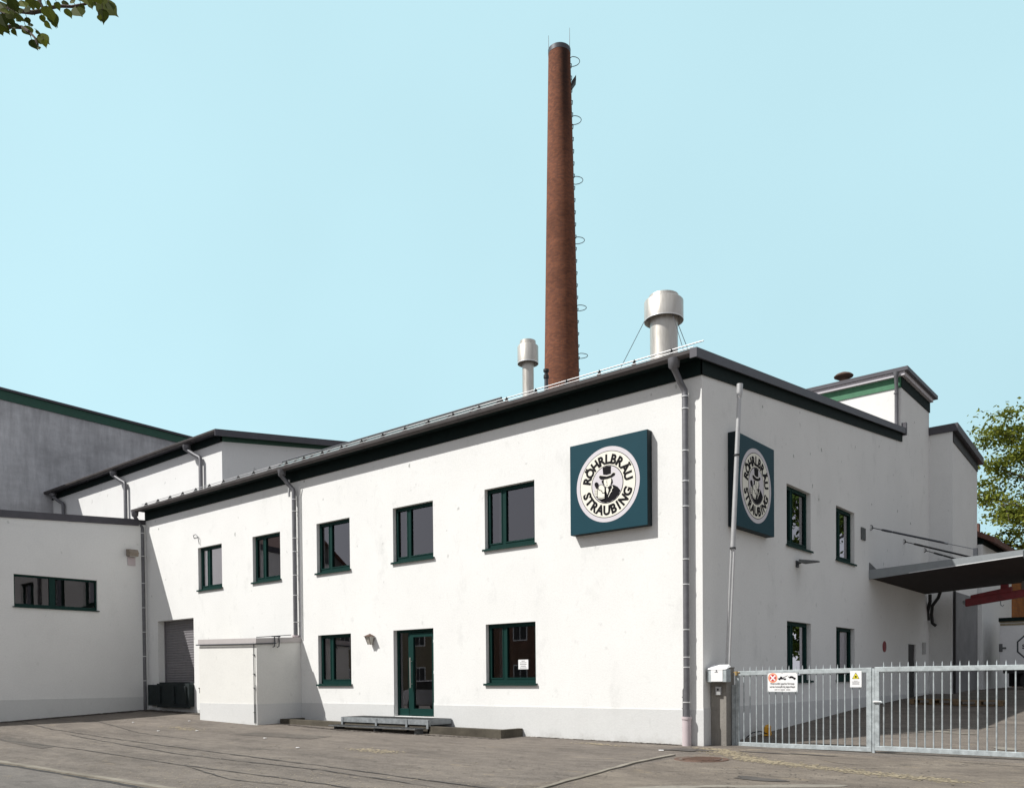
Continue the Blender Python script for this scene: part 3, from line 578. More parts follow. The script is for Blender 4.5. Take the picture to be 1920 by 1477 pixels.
# snow guard: two bright rails on brackets above the gutter
mb = MB(); mb.tube([(XL + .25, -0.26, 7.86), (0.18, -0.26, 7.865)], 0.012, 8); mb.tube([(XL + .15, -0.37, 7.755), (0.02, -0.37, 7.755)], 0.009, 8); g = mb.build('snow_guard', M_POLE, bld)
x = XL + 0.6; first = None
while x < 0:
    if first is None:
        b = MB(); b.prism([(-0.38, 7.71), (-0.18, 7.735), (-0.24, 7.885), (-0.28, 7.885)], 0, 0.010, 'x'); b.box(-0.02, 0.03, -0.275, -0.245, 7.845, 7.858); o = first = b.build('snow_guard_bracket', M_BLACK, g)
    else: o = first.copy(); COL.objects.link(o); o.parent = g
    o.location = (x, 0, 0); x += 0.86
for i, (a, c) in enumerate(FW): window(bld, (a, 0, US), 0, c - a, UT - US, curtain=(0.0, 0.0, 0.2, 0.18, 0.16)[i])
for i, (a, c) in enumerate(LW): window(bld, (a, 0, LS), 0, c - a, LT - LS, curtain=(0.22, 0.18)[i])
for z, zz in ((US, UT), (LS, LT)):
    for a, c in RW: window(bld, (0, a, z), R(90), c - a, zz - z)
# entrance door
W_, H_ = DOOR[1] - DOOR[0], DOOR[3] - DOOR[2]
d = MB(); y0, y1 = 0.13, 0.20
d.box(0, 0.07, y0, y1, 0, H_); d.box(W_ - .06, W_, y0, y1, 0, H_); d.box(0.07, W_ - .06, y0, y1, H_ - 0.07, H_); d.box(0.07, 0.46, y0, y1, 0, 0.2); d.box(0.44, 0.52, y0, y1, 0.0, H_ - .07)
dr = d.build('door', M_FRAME, bld, loc=(DOOR[0], 0, DOOR[2]))
l = MB(); l.box(0.53, 0.66, 0.10, 0.17, 0.02, H_ - 0.09); l.box(W_ - .16, W_ - 0.07, 0.10, 0.17, 0.02, H_ - .09); l.box(0.66, W_ - .16, 0.10, 0.17, 0.02, 0.2); l.box(0.66, W_ - .16, 0.10, 0.17, H_ - .2, H_ - .09); l.build('door_leaf', M_FRAME, dr)
p = MB(); p.quad((0.06, 0.165, 0.18), (0.45, 0.165, 0.18), (0.45, 0.165, H_ - .06), (0.06, 0.165, H_ - .06)); p.quad((0.65, 0.14, 0.18), (W_ - .15, 0.14, 0.18), (W_ - .15, 0.14, H_ - .19), (0.65, 0.14, H_ - .19)); p.build('pane', M_GLASS, dr)
h = MB(); h.tube([(0.60, 0.035, 0.75), (0.60, 0.035, 1.55)], 0.014, 10); h.tube([(0.60, 0.035, 0.85), (0.60, 0.1, 0.85)], 0.009, 8); h.tube([(0.60, 0.035, 1.45), (0.60, 0.1, 1.45)], 0.009, 8); h.build('handle', M_STEEL, dr)
for z in (0.3, 1.12, 1.92): h = MB(); h.box(W_ - 0.085, W_ - 0.045, 0.075, 0.105, z, z + 0.07); h.build('hinge', M_WHITE, dr)
# roller shutter in the loading opening
s = MB(); k = 0; z = GAR[2]
while z < GAR[3] - 0.01:
    s.prism([(0.30, z), (0.285, z + 0.015), (0.28, z + 0.06), (0.29, z + 0.085), (0.30, z + 0.09)], GAR[0] + 0.04, GAR[1] - 0.04, 'x'); z += 0.09
s.box(GAR[0], GAR[0] + 0.04, 0.24, 0.30, GAR[2], GAR[3]); s.box(GAR[1] - 0.04, GAR[1], 0.24, 0.30, GAR[2], GAR[3])
s.build('roller_shutter', M_SHUTTER, bld)
s = MB(); s.box(-22.35, -19.34, -0.16, -0.003, 0.50, 1.26); s.box(-21.6, -19.34, -0.20, -0.16, 0.44, 1.30); s.box(-21.80, -19.36, -0.003, 0.27, 1.20, 1.345)
for x in (-21.4, -20.4, -19.6): s.box(x, x + 0.12, -0.26, -0.20, 0.6, 1.2)
s.build('dock_bumper', M_DOCK, bld, bevel=0.01)
# side door, vent grille, wall bits on the shaded side
s = MB(); s.box(-0.09, -0.05, 14.61, 15.50, 0.6, 2.40); side_door = s.build('side_door', M_BLACK)
s = MB(); s.box(0.003, 0.03, 9.72, 10.10, 5.27, 5.62)
for k in range(5): s.box(0.03, 0.036, 9.75, 10.07, 5.31 + k * 0.06, 5.335 + k * 0.06)
s.build('vent_grille', M_GRATE, bld)
s = MB(); s.box(0.003, 0.06, 16.35, 16.62, 2.1, 2.5); s.build('meter_box', M_POLE, bld)
s = MB(); s.tube([(0.002, 11.95, 2.25), (0.02, 11.95, 2.25)], 0.17, 24); o = s.build('round_plaque', M_DEEPRED); tag(o, 'small round dark red plaque on the shaded side wall below the canopy', 'plaque')
s = MB(); s.tube([(-19.2, -0.005, 6.3), (-19.15, -0.06, 6.38), (-18.98, -0.07, 6.4), (-18.86, -0.06, 6.3), (-18.83, -0.03, 6.05)], 0.012, 8); tag(s.build('cable_hook', M_PIPE), 'thin bent cable stub sticking out of the white front wall', 'cable')
# notice in the ground floor window
o = MB(); o.box(-4.86, -4.56, 0.128, 0.134, 1.585, 1.81)
o.use(M_INK)
for k, wd in enumerate((0.10, 0.2, 0.2, 0.16, 0.2)): o.box(-4.71 - wd / 2, -4.71 + wd / 2, 0.1265, 0.1275, 1.772 - k * 0.04, 1.782 - k * 0.04)
o.mats = [M_WHITE, M_INK]; o.m = [0] * 6 + [1] * 30
tag(o.build('window_notice'), 'small white paper notice taped inside the right ground floor window', 'notice')

# ------------------------------------------------------------------ annex (left, its wall turned towards the yard)
an = thing('annex_building', 'single storey pale annex at the left with a long narrow window', 'building', (0, 0, 0))
SA = 0.0716
def za(y): return 7.165 + SA * (y + 0.22)
AW = (-4.50, -1.80, 3.90, 4.975)
mb = MB(); holed(mb, 'x', XL - .01, -8.2, -0.012, -0.4, 6.6, [AW], 0.25, -1); x = XL - .01
mb.add([(x, -8.2, 6.6), (x, -0.012, 6.6), (x, -0.012, za(0)), (x, -8.2, za(-8.2))], [(0, 1, 2, 3)])
mb.quad((x, -8.2, -0.4), (x, -8.2, za(-8.2)), (-41, -8.2, za(-8.2)), (-41, -8.2, -0.4)); mb.quad((x, -.012, -.4), (x, 4, -.4), (x, 4, za(4)), (x, -.012, za(0)))
mb.build('wall', M_WALL2, an)
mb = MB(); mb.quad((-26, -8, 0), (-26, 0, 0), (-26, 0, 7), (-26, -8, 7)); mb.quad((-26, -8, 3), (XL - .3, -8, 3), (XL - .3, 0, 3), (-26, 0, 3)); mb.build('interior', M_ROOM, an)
mb = MB(); mb.box(XL - .009, XL + 0.004, -8.2, -0.2, -0.4, 0.81); mb.build('plinth', M_PLINTH, an)
mb = MB(); mb.hexa([(-41, -8.3, za(-8.3) - .05), (XL + .03, -8.3, za(-8.3) - .05), (XL + .03, -0.27, za(-.27) - .05), (-41, -.27, za(-.27) - .05), (-41, -8.3, za(-8.3) + .19), (XL + .03, -8.3, za(-8.3) + .19), (XL + .03, -0.27, za(-.27) + .19), (-41, -.27, za(-.27) + .19)])
mb.hexa([(-41, -.27, za(-.27) - .05), (XL - .03, -.27, za(-.27) - .05), (XL - .03, 4, za(4) - .05), (-41, 4, za(4) - .05), (-41, -.27, za(-.27) + .18), (XL - .03, -.27, za(-.27) + .18), (XL - .03, 4, za(4) + .18), (-41, 4, za(4) + .18)])
mb.build('roof', M_TRIM, an)
f = MB(); w_, h_ = AW[1] - AW[0], AW[3] - AW[2]
f.box(0, .05, .08, .15, 0, h_); f.box(w_ - .05, w_, .08, .15, 0, h_); f.box(.05, w_ - .05, .08, .15, h_ - .07, h_); f.box(.05, w_ - .05, .08, .15, 0, .10); f.box(1.13, 1.32, .08, .15, .1, h_ - .07)
f = f.build('window', M_SILL, an, loc=(XL - .01, AW[0], AW[2])); f.rotation_euler = (0, 0, R(90))
p = MB(); p.quad((.04, .12, .05), (w_ - .04, .12, .05), (w_ - .04, .12, h_ - .04), (.04, .12, h_ - .04)); p.build('pane', M_GLASS2, f)
s = MB(); s.box(-.05, w_ + .05, -.06, 0, -.03, 0); s.build('sill', M_SILL, f)
fl = thing('floodlight', 'small rusty floodlight on the annex wall beside the corner downpipe', 'floodlight', (XL - .01, -0.58, 5.95))
mb = MB(); mb.box(0.003, 0.03, -0.12, 0.16, -0.32, -0.02); mb.build('wall_plate', M_PIPE2, fl)
mb = MB(); mb.prism([(0.0, 0.0), (0.0, 0.26), (0.22, 0.24), (0.30, 0.12), (0.26, 0.0)], -0.17, 0.17, 'y'); mb.build('housing', plain('faded_tan_housing', (0.25, 0.21, 0.17), 0.7, var=.25), fl, bevel=0.012)
mb = MB(); mb.box(0.02, 0.25, -0.14, 0.14, -0.014, -0.002); mb.build('lens', M_LAMPG, fl)

# ------------------------------------------------------------------ hall behind and the tall building at far left
ha = thing('rear_hall', 'white hall with dark gutter rising behind the left end of the main building', 'building')
mb = MB(); zt = 11.35; sh = 0.14
mb.quad((-41, 4, 0), (-24, 4, 0), (-24, 4, zt + .4), (-41, 4, zt + .4)); mb.add([(-24, 4, 0), (-24, 20, 0), (-24, 20, zt + 16 * sh + .3), (-24, 4, zt + .3)], [(0, 1, 2, 3)])
mb.quad((-41, 20, 0), (-24, 20, 0), (-24, 20, zt + 16 * sh), (-41, 20, zt + 16 * sh)); mb.build('wall', M_WALL2, ha)
mb = MB(); mb.box(-41, -23.96, 3.93, 3.999, zt, zt + .45); mb.build('frieze', M_FRIEZE, ha)
mb = MB(); mb.hexa([(-23.999, 3.93, zt), (-23.96, 3.93, zt), (-23.96, 20, zt + 16 * sh), (-23.999, 20, zt + 16 * sh), (-23.999, 3.93, zt + .42), (-23.96, 3.93, zt + .42), (-23.96, 20, zt + 16 * sh + .42), (-23.999, 20, zt + 16 * sh + .42)]); mb.build('frieze', plain('green_verge_boards', (0.02, 0.075, 0.045), 0.6), ha)
mb = MB(); zq = lambda y, d: 11.72 + .1345 * (y - 3.55) + d
mb.hexa([(-41, 3.55, zq(3.55, -.05)), (-23.70, 3.55, zq(3.55, -.05)), (-23.70, 20, zq(20, -.05)), (-41, 20, zq(20, -.05)), (-41, 3.55, zq(3.55, -.005)), (-23.70, 3.55, zq(3.55, -.005)), (-23.70, 20, zq(20, -.005)), (-41, 20, zq(20, -.005))])
mb.hexa([(-23.70, 3.50, zq(3.5, -.27)), (-23.65, 3.50, zq(3.5, -.27)), (-23.65, 20, zq(20, -.27)), (-23.70, 20, zq(20, -.27)), (-23.70, 3.50, zq(3.5, 0)), (-23.65, 3.50, zq(3.5, 0)), (-23.65, 20, zq(20, 0)), (-23.70, 20, zq(20, 0))])
mb.box(-41, -23.70, 3.58, 3.93, zt + .31, zt + .34)
mb.build('roof', M_TRIM, ha)
mb = MB(); gutter(mb, -41.4, -23.72, 3.68, 11.68, 0.085, 3.0); mb.build('gutter', M_GUTTER, ha)
for xd in (-39.35, -32.3, -25.45): downpipe(ha, xd - 0.75, 0.75, 3.86, 11.5, 7.0, 0.085, gy=3.65, mat=M_PIPE)
tb = thing('tall_hall', 'tall grey stained building with a green verge at the far left', 'building')
mb = MB(); mb.quad((-41, -8, 0), (-41, 24, 0), (-41, 24, 15.75), (-41, -8, 16.45)); mb.quad((-70, -8, 0), (-41, -8, 0), (-41, -8, 16.45), (-70, -8, 16.45)); mb.quad((-70, 24, 0), (-41, 24, 0), (-41, 24, 15.75), (-70, 24, 15.75))
mb.build('wall', M_CONC, tb)
def zb(y): return 16.83 - 0.026 * (y - 1.5)
mb = MB(); mb.hexa([(-40.999, -8, zb(-8) - .66), (-40.93, -8, zb(-8) - .66), (-40.93, 24, zb(24) - .50), (-40.999, 24, zb(24) - .50), (-40.999, -8, zb(-8) - .13), (-40.93, -8, zb(-8) - .13), (-40.93, 24, zb(24) - .13), (-40.999, 24, zb(24) - .13)]); mb.build('frieze', plain('deep_green_verge', (0.018, 0.085, 0.055), 0.6), tb)
mb = MB(); mb.hexa([(-70, -8.1, zb(-8) - .12), (-40.85, -8.1, zb(-8) - .12), (-40.85, 24, zb(24) - .12), (-70, 24, zb(24) - .12), (-70, -8.1, zb(-8)), (-40.85, -8.1, zb(-8)), (-40.85, 24, zb(24)), (-70, 24, zb(24))]); mb.build('roof', M_TRIM, tb)

# ------------------------------------------------------------------ tower and rear block
tw = thing('tower_block', 'taller white block with overhanging roof behind the main roof', 'building')
side_door.parent = tw
mb = MB(); TZ = 10.66
mb.quad((-8, YB + .001, 7), (0, YB + .001, 7), (0, YB + .001, TZ + .6), (-8, YB + .001, TZ + .6)); holed(mb, 'x', 0, YB, 17.27, -0.6, TZ + .6, [(14.61, 15.50, 0.6, 2.40)], 0.3, -1); mb.quad((-8, 17.27, 7), (0, 17.27, 7), (0, 17.27, TZ + .6), (-8, 17.27, TZ + .6))
mb.build('wall', M_WALL, tw)
mb = MB(); mb.box(-8, 0.001, YB - .03, YB, TZ, TZ + .42); mb.build('frieze', M_FRIEZE_LIT, tw)
mb = MB(); mb.box(0.002, 0.03, YB - .03, 17.3, TZ, TZ + .42); mb.build('frieze', M_FRIEZE, tw)  # shaded side of the same band, its shade put in as a darker green
mb = MB(); mb.box(-8, 0.14, YB - .16, YB - .031, TZ + .34, TZ + .46); mb.box(0.031, 0.14, YB - .03, 17.27, TZ + .34, TZ + .46); mb.build('soffit', M_EGREY, tw)
mb = MB(); mb.box(-8, 0.25, YB - .22, 17.45, TZ + .461, TZ + .585); mb.build('roof', M_TRIM, tw)
mb = MB(); mb.tube([(-0.10, YB - .22, TZ + .46), (-0.10, YB - .22, TZ + .28), (-0.12, YB - .10, TZ + .02), (-0.12, YB - .10, zr(YB))], [0.09, 0.06, 0.06, 0.06], 12)
mb.tube([(-0.13, YB - .10, TZ - .2), (-0.13, YB - .10, TZ - .17)], 0.075, 12); mb.build('downpipe', M_PIPE, tw, smooth=True)
mv = thing('roof_cowl', 'small rust brown mushroom cowl on the tower roof', 'roof vent', (-2.05, 14.5, TZ + .72))
mb = MB(); mb.lathe([(0.14, 0), (0.14, 0.20), (0.20, 0.24)], 20); mb.build('stem', M_RUST, mv, smooth=True)
mb = MB(); mb.lathe([(0.20, 0.22), (0.31, 0.28), (0.32, 0.31), (0.25, 0.37), (0.10, 0.43), (0.02, 0.44)], 28); mb.build('cap', M_RUST, mv, smooth=True)
rb = thing('rear_block', 'white rear block stepping out beside the tower with a falling roof edge', 'building')
X3 = 0.757
mb = MB(); mb.quad((0, 17.271, -0.2), (X3, 17.271, -0.2), (X3, 17.271, 9.88), (0, 17.271, 9.88)); mb.add([(X3, 17.271, -.2), (X3, 21.25, -.2), (X3, 21.25, 9.5), (X3, 17.271, 9.85)], [(0, 1, 2, 3)])
mb.quad((-8, 21.25, 0), (X3, 21.25, 0), (X3, 21.25, 9.5), (-8, 21.25, 9.5)); mb.build('wall', M_WALL2, rb)
mb = MB(); mb.hexa([(X3 + .002, 17.3, 9.50), (X3 + .03, 17.3, 9.50), (X3 + .03, 21.25, 9.17), (X3 + .002, 21.25, 9.17), (X3 + .002, 17.3, 9.95), (X3 + .03, 17.3, 9.95), (X3 + .03, 21.25, 9.62), (X3 + .002, 21.25, 9.62)]); mb.build('frieze', M_BLACK, rb)
mb = MB(); mb.hexa([(-6, 17.20, 9.86), (X3 + .18, 17.20, 9.86), (X3 + .18, 21.5, 9.47), (-6, 21.5, 9.47), (-6, 17.20, 10.12), (X3 + .18, 17.20, 10.12), (X3 + .18, 21.5, 9.73), (-6, 21.5, 9.73)]); mb.build('roof', M_TRIM, rb)
mb = MB(); mb.tube([(X3 + .05, 17.35, 0.6), (X3 + .05, 17.35, 4.3)], 0.045, 10); mb.build('downpipe', M_BLACK, rb)
mb = MB(); mb.tube([(0.12, 16.9, 4.2), (0.12, 16.9, 3.95), (-0.0, 17.05, 3.6), (0.02, 17.1, 3.3)], 0.06, 10); mb.tube([(0.5, 16.7, 4.25), (0.42, 16.75, 4.05), (0.2, 16.9, 3.8), (0.12, 17.1, 3.5), (0.14, 17.15, 3.2), (0.25, 17.15, 3.1)], 0.055, 10); mb.build('drain_bend', M_BLACK, rb, smooth=True)
# metal clad lower part of that block
mb = MB(); mb.box(X3 + .003, X3 + .02, 17.45, 21.25, -0.1, 4.3); mb.build('metal_cladding', plain('dull_metal_sheet', (0.20, 0.20, 0.205), 0.7, 0.1, var=0.25, scale=0.6), rb)

# ------------------------------------------------------------------ canopy
cn = thing('loading_canopy', 'flat grey edged canopy with dark underside over the loading yard', 'canopy')
y0, y1, x1 = 10.46, 16.75, 3.91
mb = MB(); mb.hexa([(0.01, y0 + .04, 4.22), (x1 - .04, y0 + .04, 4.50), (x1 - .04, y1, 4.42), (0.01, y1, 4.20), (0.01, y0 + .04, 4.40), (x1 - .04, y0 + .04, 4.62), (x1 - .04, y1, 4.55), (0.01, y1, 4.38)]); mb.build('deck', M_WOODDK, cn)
mb = MB(); mb.hexa([(0.004, y0, 4.185), (x1, y0, 4.475), (x1, y0 + .04, 4.475), (0.004, y0 + .04, 4.185), (0.004, y0, 4.46), (x1, y0, 4.65), (x1, y0 + .04, 4.65), (0.004, y0 + .04, 4.46)])
mb.hexa([(x1 - .04, y0 + .04, 4.475), (x1, y0 + .04, 4.475), (x1, y1, 4.40), (x1 - .04, y1, 4.40), (x1 - .04, y0 + .04, 4.65), (x1, y0 + .04, 4.65), (x1, y1, 4.58), (x1 - .04, y1, 4.58)])
mb.build('fascia', plain('pale_grey_fascia', (0.26, 0.28, 0.29), 0.5, 0.2, var=0.08), cn)
mb = MB(); mb.hexa([(1.1, y0 - .012, 4.27), (x1, y0 - .012, 4.478), (x1, y0, 4.478), (1.1, y0, 4.27), (1.1, y0 - .012, 4.285), (x1, y0 - .012, 4.496), (x1, y0, 4.496), (1.1, y0, 4.285)]); mb.build('drip_edge', M_WHITE, cn)
mb = MB(); mb.prism([(y0 + .02, 4.46), (y0 + .02, 4.68), (y0 + .9, 4.50)], 0.004, 0.02, 'x'); mb.build('flashing', M_PIPE, cn)
for k, (yy, ze) in enumerate(((10.62, 4.80), (14.06, 4.74), (16.6, 4.62))):
    mb = MB(); a, b_ = Vector((0.02, yy, 5.72)), Vector((2.75, yy + .05, ze)); q = lambda t_: a + (b_ - a) * t_
    mb.tube([a, q(.10)], 0.014, 8); mb.tube([q(.22), q(.75)], 0.030, 10); mb.tube([q(.75), b_], 0.012, 8); mb.tube([q(.10), q(.115), q(.16), q(.205), q(.22)], [.012, .03, .034, .03, .02], 8)
    mb.tube([a + Vector((-.015, 0, .07)), a + Vector((.03, 0, .05)), a + Vector((.05, 0, 0)), a + Vector((.03, 0, -.05)), a + Vector((-.015, 0, -.07))], 0.014, 8); mb.box(2.70, 2.80, yy, yy + .1, 4.5, ze + .03)
    mb.build('tie_rod', M_BLACK if k else M_DARKPIPE, cn, smooth=True)

# ------------------------------------------------------------------ the two brewery signs
EMB = {'hat': [(-0.118, 0.395), (-0.007, 0.392), (0.101, 0.368), (0.097, 0.301), (0.096, 0.209), (-0.009, 0.199), (-0.099, 0.219), (-0.113, 0.338)], 'brim': [(-0.206, 0.189), (-0.182, 0.213), (-0.096, 0.187), (-0.009, 0.167), (0.095, 0.177), (0.143, 0.213), (0.181, 0.219), (0.203, 0.195), (0.19, 0.162), (0.123, 0.133), (0.066, 0.114), (-0.02, 0.112), (-0.096, 0.117), (-0.145, 0.122), (-0.183, 0.143)], 'face': [(-0.081, 0.107), (0.019, 0.106), (0.095, 0.122), (0.105, 0.059), (0.093, 0.005), (0.051, -0.052), (-0.003, -0.064), (-0.05, -0.036), (-0.082, 0.034)], 'hairl': [(-0.139, 0.097), (-0.073, 0.11), (-0.082, 0.034), (-0.06, -0.029), (-0.113, 0.023), (-0.136, 0.059)], 'hairr': [(0.095, 0.117), (0.132, 0.087), (0.145, 0.013), (0.104, -0.033), (0.09, -0.002), (0.105, 0.059)], 'coat': [(-0.06, -0.042), (0.016, -0.071), (0.093, -0.032), (0.169, -0.039), (0.262, -0.094), (0.332, -0.177), (0.294, -0.259), (0.194, -0.339), (0.07, -0.385), (-0.045, -0.384), (-0.141, -0.354), (-0.237, -0.283), (-0.299, -0.208), (-0.236, -0.193), (-0.063, -0.285), (-0.052, -0.173), (-0.07, -0.105)], 'shirt': [(-0.026, -0.072), (0.016, -0.076), (0.043, -0.126), (0.011, -0.22), (-0.019, -0.154)], 'lapel': [(0.116, -0.046), (0.146, -0.063), (0.153, -0.105), (0.115, -0.131), (0.126, -0.156), (0.072, -0.216), (0.037, -0.275), (0.026, -0.269), (0.069, -0.184), (0.099, -0.151), (0.092, -0.125), (0.13, -0.099)], 'mugb': [(-0.238, -0.054), (-0.051, -0.1), (-0.047, -0.295), (-0.144, -0.308), (-0.249, -0.269)], 'mug': [(-0.225, -0.068), (-0.064, -0.106), (-0.061, -0.261), (-0.144, -0.266), (-0.235, -0.239)], 'mugbase': [(-0.235, -0.252), (-0.144, -0.279), (-0.061, -0.275), (-0.061, -0.288), (-0.144, -0.295), (-0.235, -0.265)], 'foamb': [(-0.222, -0.032), (-0.204, 0.0), (-0.159, 0.019), (-0.107, 0.011), (-0.069, -0.021), (-0.045, -0.061), (-0.042, -0.158), (-0.071, -0.189), (-0.119, -0.175), (-0.138, -0.127), (-0.186, -0.106), (-0.219, -0.079)], 'foam': [(-0.207, -0.038), (-0.195, -0.012), (-0.156, 0.006), (-0.113, -0.001), (-0.083, -0.029), (-0.06, -0.065), (-0.057, -0.149), (-0.077, -0.172), (-0.107, -0.161), (-0.122, -0.117), (-0.176, -0.095), (-0.203, -0.071)], 'lid': [(-0.319, 0.04), (-0.307, 0.076), (-0.265, 0.085), (-0.229, 0.063), (-0.214, 0.023), (-0.234, -0.014), (-0.246, -0.048), (-0.246, -0.077), (-0.273, -0.073), (-0.281, -0.036), (-0.306, -0.003)], 'hand': [(-0.303, -0.06), (-0.244, -0.065), (-0.248, -0.216), (-0.295, -0.209), (-0.318, -0.189), (-0.321, -0.131), (-0.313, -0.083)], 'fing0': [(-0.317, -0.088), (-0.246, -0.094), (-0.246, -0.103), (-0.317, -0.097)], 'fing1': [(-0.317, -0.127), (-0.247, -0.133), (-0.247, -0.142), (-0.317, -0.136)], 'fing2': [(-0.318, -0.166), (-0.247, -0.172), (-0.247, -0.182), (-0.318, -0.176)], 'nose': [(-0.005, 0.091), (0.003, 0.089), (-0.005, 0.033), (0.014, 0.023), (0.01, 0.017), (-0.015, 0.029)], 'mouth': [(-0.036, -0.001), (-0.006, -0.016), (0.029, -0.008), (-0.002, -0.029)]}
def text_mesh(items, mat, name, parent, depth=0.0015, bold=0.0):
    """items: (string, size, x, z, roll, y) -> one flat mesh standing in the XZ plane, facing -Y"""
    allv, allf = [], []
    for (s_, size, x, z, roll, y, sxx) in items:
        cu = bpy.data.curves.new('t', 'FONT'); cu.body = s_; cu.size = size; cu.align_x = 'CENTER'; cu.align_y = 'CENTER' if False else 'BOTTOM_BASELINE'
        cu.offset = bold * size; cu.extrude = depth; cu.resolution_u = 3
        ob = bpy.data.objects.new('t', cu); COL.objects.link(ob); dg = bpy.context.evaluated_depsgraph_get(); me = bpy.data.meshes.new_from_object(ob.evaluated_get(dg))
        o = len(allv); ca, sa = math.cos(roll), math.sin(roll)
        for vv in me.vertices:
            a, b_ = vv.co.x * sxx, vv.co.y; allv.append((x + a * ca - b_ * sa, y - vv.co.z, z + a * sa + b_ * ca))
        for p_ in me.polygons: allf.append(tuple(o + k for k in p_.vertices))
        bpy.data.objects.remove(ob); bpy.data.meshes.remove(me); bpy.data.curves.remove(cu)
    mb = MB(); mb.add(allv, allf); return mb.build(name, mat, parent)
def disc(mb, r, y, mat, r0=0, n=72):
    mb.use(mat)
    if r0: mb.add([(q * math.cos(6.28318 * k / n), y, q * math.sin(6.28318 * k / n)) for q in (r0, r) for k in range(n)], [(k, (k + 1) % n, n + (k + 1) % n, n + k) for k in range(n)])
    else: mb.add([(r * math.cos(6.28318 * k / n), y, r * math.sin(6.28318 * k / n)) for k in range(n)], [tuple(range(n))])
def make_sign():
    t_ = thing('brewery_sign', 'square petrol sign box with round brewery emblem on the sunlit front wall', 'sign', group='square brewery signs by the building corner')
    D = 0.19; S_ = 0.975
    mb = MB(); mb.box(-S_, S_, -D + .012, -0.003, -S_, S_); b = mb.build('sign_box', M_SIGNEDGE, t_, bevel=0.006)
    mb = MB(); mb.box(-S_ + .004, S_ - .004, -D, -D + .012, -S_ + .004, S_ - .004); mb.build('sign_face', M_SIGN, t_, bevel=0.003)
    mb = MB(); y = -D - 0.001
    disc(mb, 0.795, y, M_EGREY); disc(mb, 0.705, y - .0015, M_INK); disc(mb, 0.692, y - .003, M_ECREAM); disc(mb, 0.402, y - .0045, M_INK); disc(mb, 0.385, y - .006, M_EGREY)
    yy = y - .0075
    for k, mt in (('coat', M_INK), ('hat', M_INK), ('brim', M_ECREAM), ('hairl', M_INK), ('hairr', M_INK), ('face', M_ECREAM), ('brim2', M_INK), ('nose', M_INK), ('mouth', M_INK), ('shirt', M_ECREAM), ('lapel', M_ECREAM), ('lid', M_INK), ('hand', M_ECREAM), ('fing0', M_INK), ('fing1', M_INK), ('fing2', M_INK), ('mugb', M_INK), ('mug', M_ECREAM), ('mugbase', M_ECREAM), ('foamb', M_INK), ('foam', M_ECREAM)):
        if k == 'brim': P = [(a * 1.03, b_ + 0.014) for a, b_ in EMB['brim'][:9]] + EMB['brim'][9:]
        else: P = EMB['brim' if k == 'brim2' else k]
        if k in ('hat', 'coat'):  # keep inside the round field
            P = [(a * min(1, 0.384 / max(1e-6, math.hypot(a, b_))), b_ * min(1, 0.384 / max(1e-6, math.hypot(a, b_)))) for a, b_ in P]
        mb.use(mt); mb.add([(a, yy, b_) for a, b_ in P], [tuple(range(len(P)))]); yy -= 0.0008
    mb.build('emblem', None, t_)
    it = []; rb_ = 0.437
    for ch, a in zip('RÖHRLBRÄU', (165, 145.5, 124.5, 106, 89, 72.5, 54, 31.5, 11)):
        an_ = R(a); it.append((ch, 0.272, rb_ * math.cos(an_), rb_ * math.sin(an_), an_ - math.pi / 2, y - .0065, 0.95))
    ro = 0.638
    for ch, a in zip('STRAUBING', (-161, -145.5, -127.5, -110, -91.8, -74.2, -60, -43.5, -23.5)):
        an_ = R(a); it.append((ch, 0.272, ro * math.cos(an_), ro * math.sin(an_), an_ + math.pi / 2, y - .0065, 0.95))
    text_mesh(it, M_INK, 'lettering', t_, bold=0.042)
    return t_
s1 = make_sign(); s1.location = (-2.105, 0, 5.465)
s2 = copy_tree(s1); s2.location = (0, 2.12, 5.465); s2.rotation_euler = (0, 0, R(90)); s2['label'] = 'square dark sign box with round brewery emblem on the shaded side wall, behind the pole'

# ------------------------------------------------------------------ wall lamps
wl = thing('wall_lantern', 'small angular white lantern on the front wall left of the entrance door', 'wall lamp', (-9.93, 0, 2.50))
mb = MB(); mb.box(-0.05, 0.05, -0.02, -0.002, -0.12, 0.06); mb.tube([(0, -0.02, -0.02), (0, -0.06, -0.05)], 0.02, 8); mb.build('wall_plate', M_WHITE, wl)
mb = MB(); mb.add([(-.05, -.05, -.17), (.05, -.05, -.17), (.05, -.13, -.17), (-.05, -.13, -.17), (-.09, -.02, .05), (.09, -.02, .05), (.09, -.21, .05), (-.09, -.21, .05)], [(0, 1, 2, 3), (0, 1, 5, 4), (1, 2, 6, 5), (2, 3, 7, 6), (3, 0, 4, 7)]); mb.build('lamp_glass', M_LAMPG, wl)
mb = MB(); mb.add([(-.12, -.01, .05), (.12, -.01, .05), (.12, -.24, .05), (-.12, -.24, .05), (0, -.10, .13)], [(0, 1, 4), (1, 2, 4), (2, 3, 4), (3, 0, 4), (0, 1, 2, 3)])
for a, b_ in (((-.05, -.13), (-.09, -.21)), ((.05, -.13), (.09, -.21)), ((.05, -.05), (.09, -.02)), ((-.05, -.05), (-.09, -.02))): mb.tube([(a[0], a[1], -.17), (b_[0], b_[1], .05)], 0.008, 6)
mb.build('lantern_frame', M_RUST, wl)
sl_ = thing('spotlight', 'flat dark spotlight on an arm below the upper window of the shaded wall', 'wall lamp', (0, 4.9, 4.12))
mb = MB(); mb.box(0.002, 0.03, -0.07, 0.07, -0.12, 0.04); mb.tube([(0.02, 0, -0.04), (0.16, 0.05, 0.02)], 0.02, 8); mb.build('wall_bracket', M_DARKPIPE, sl_)
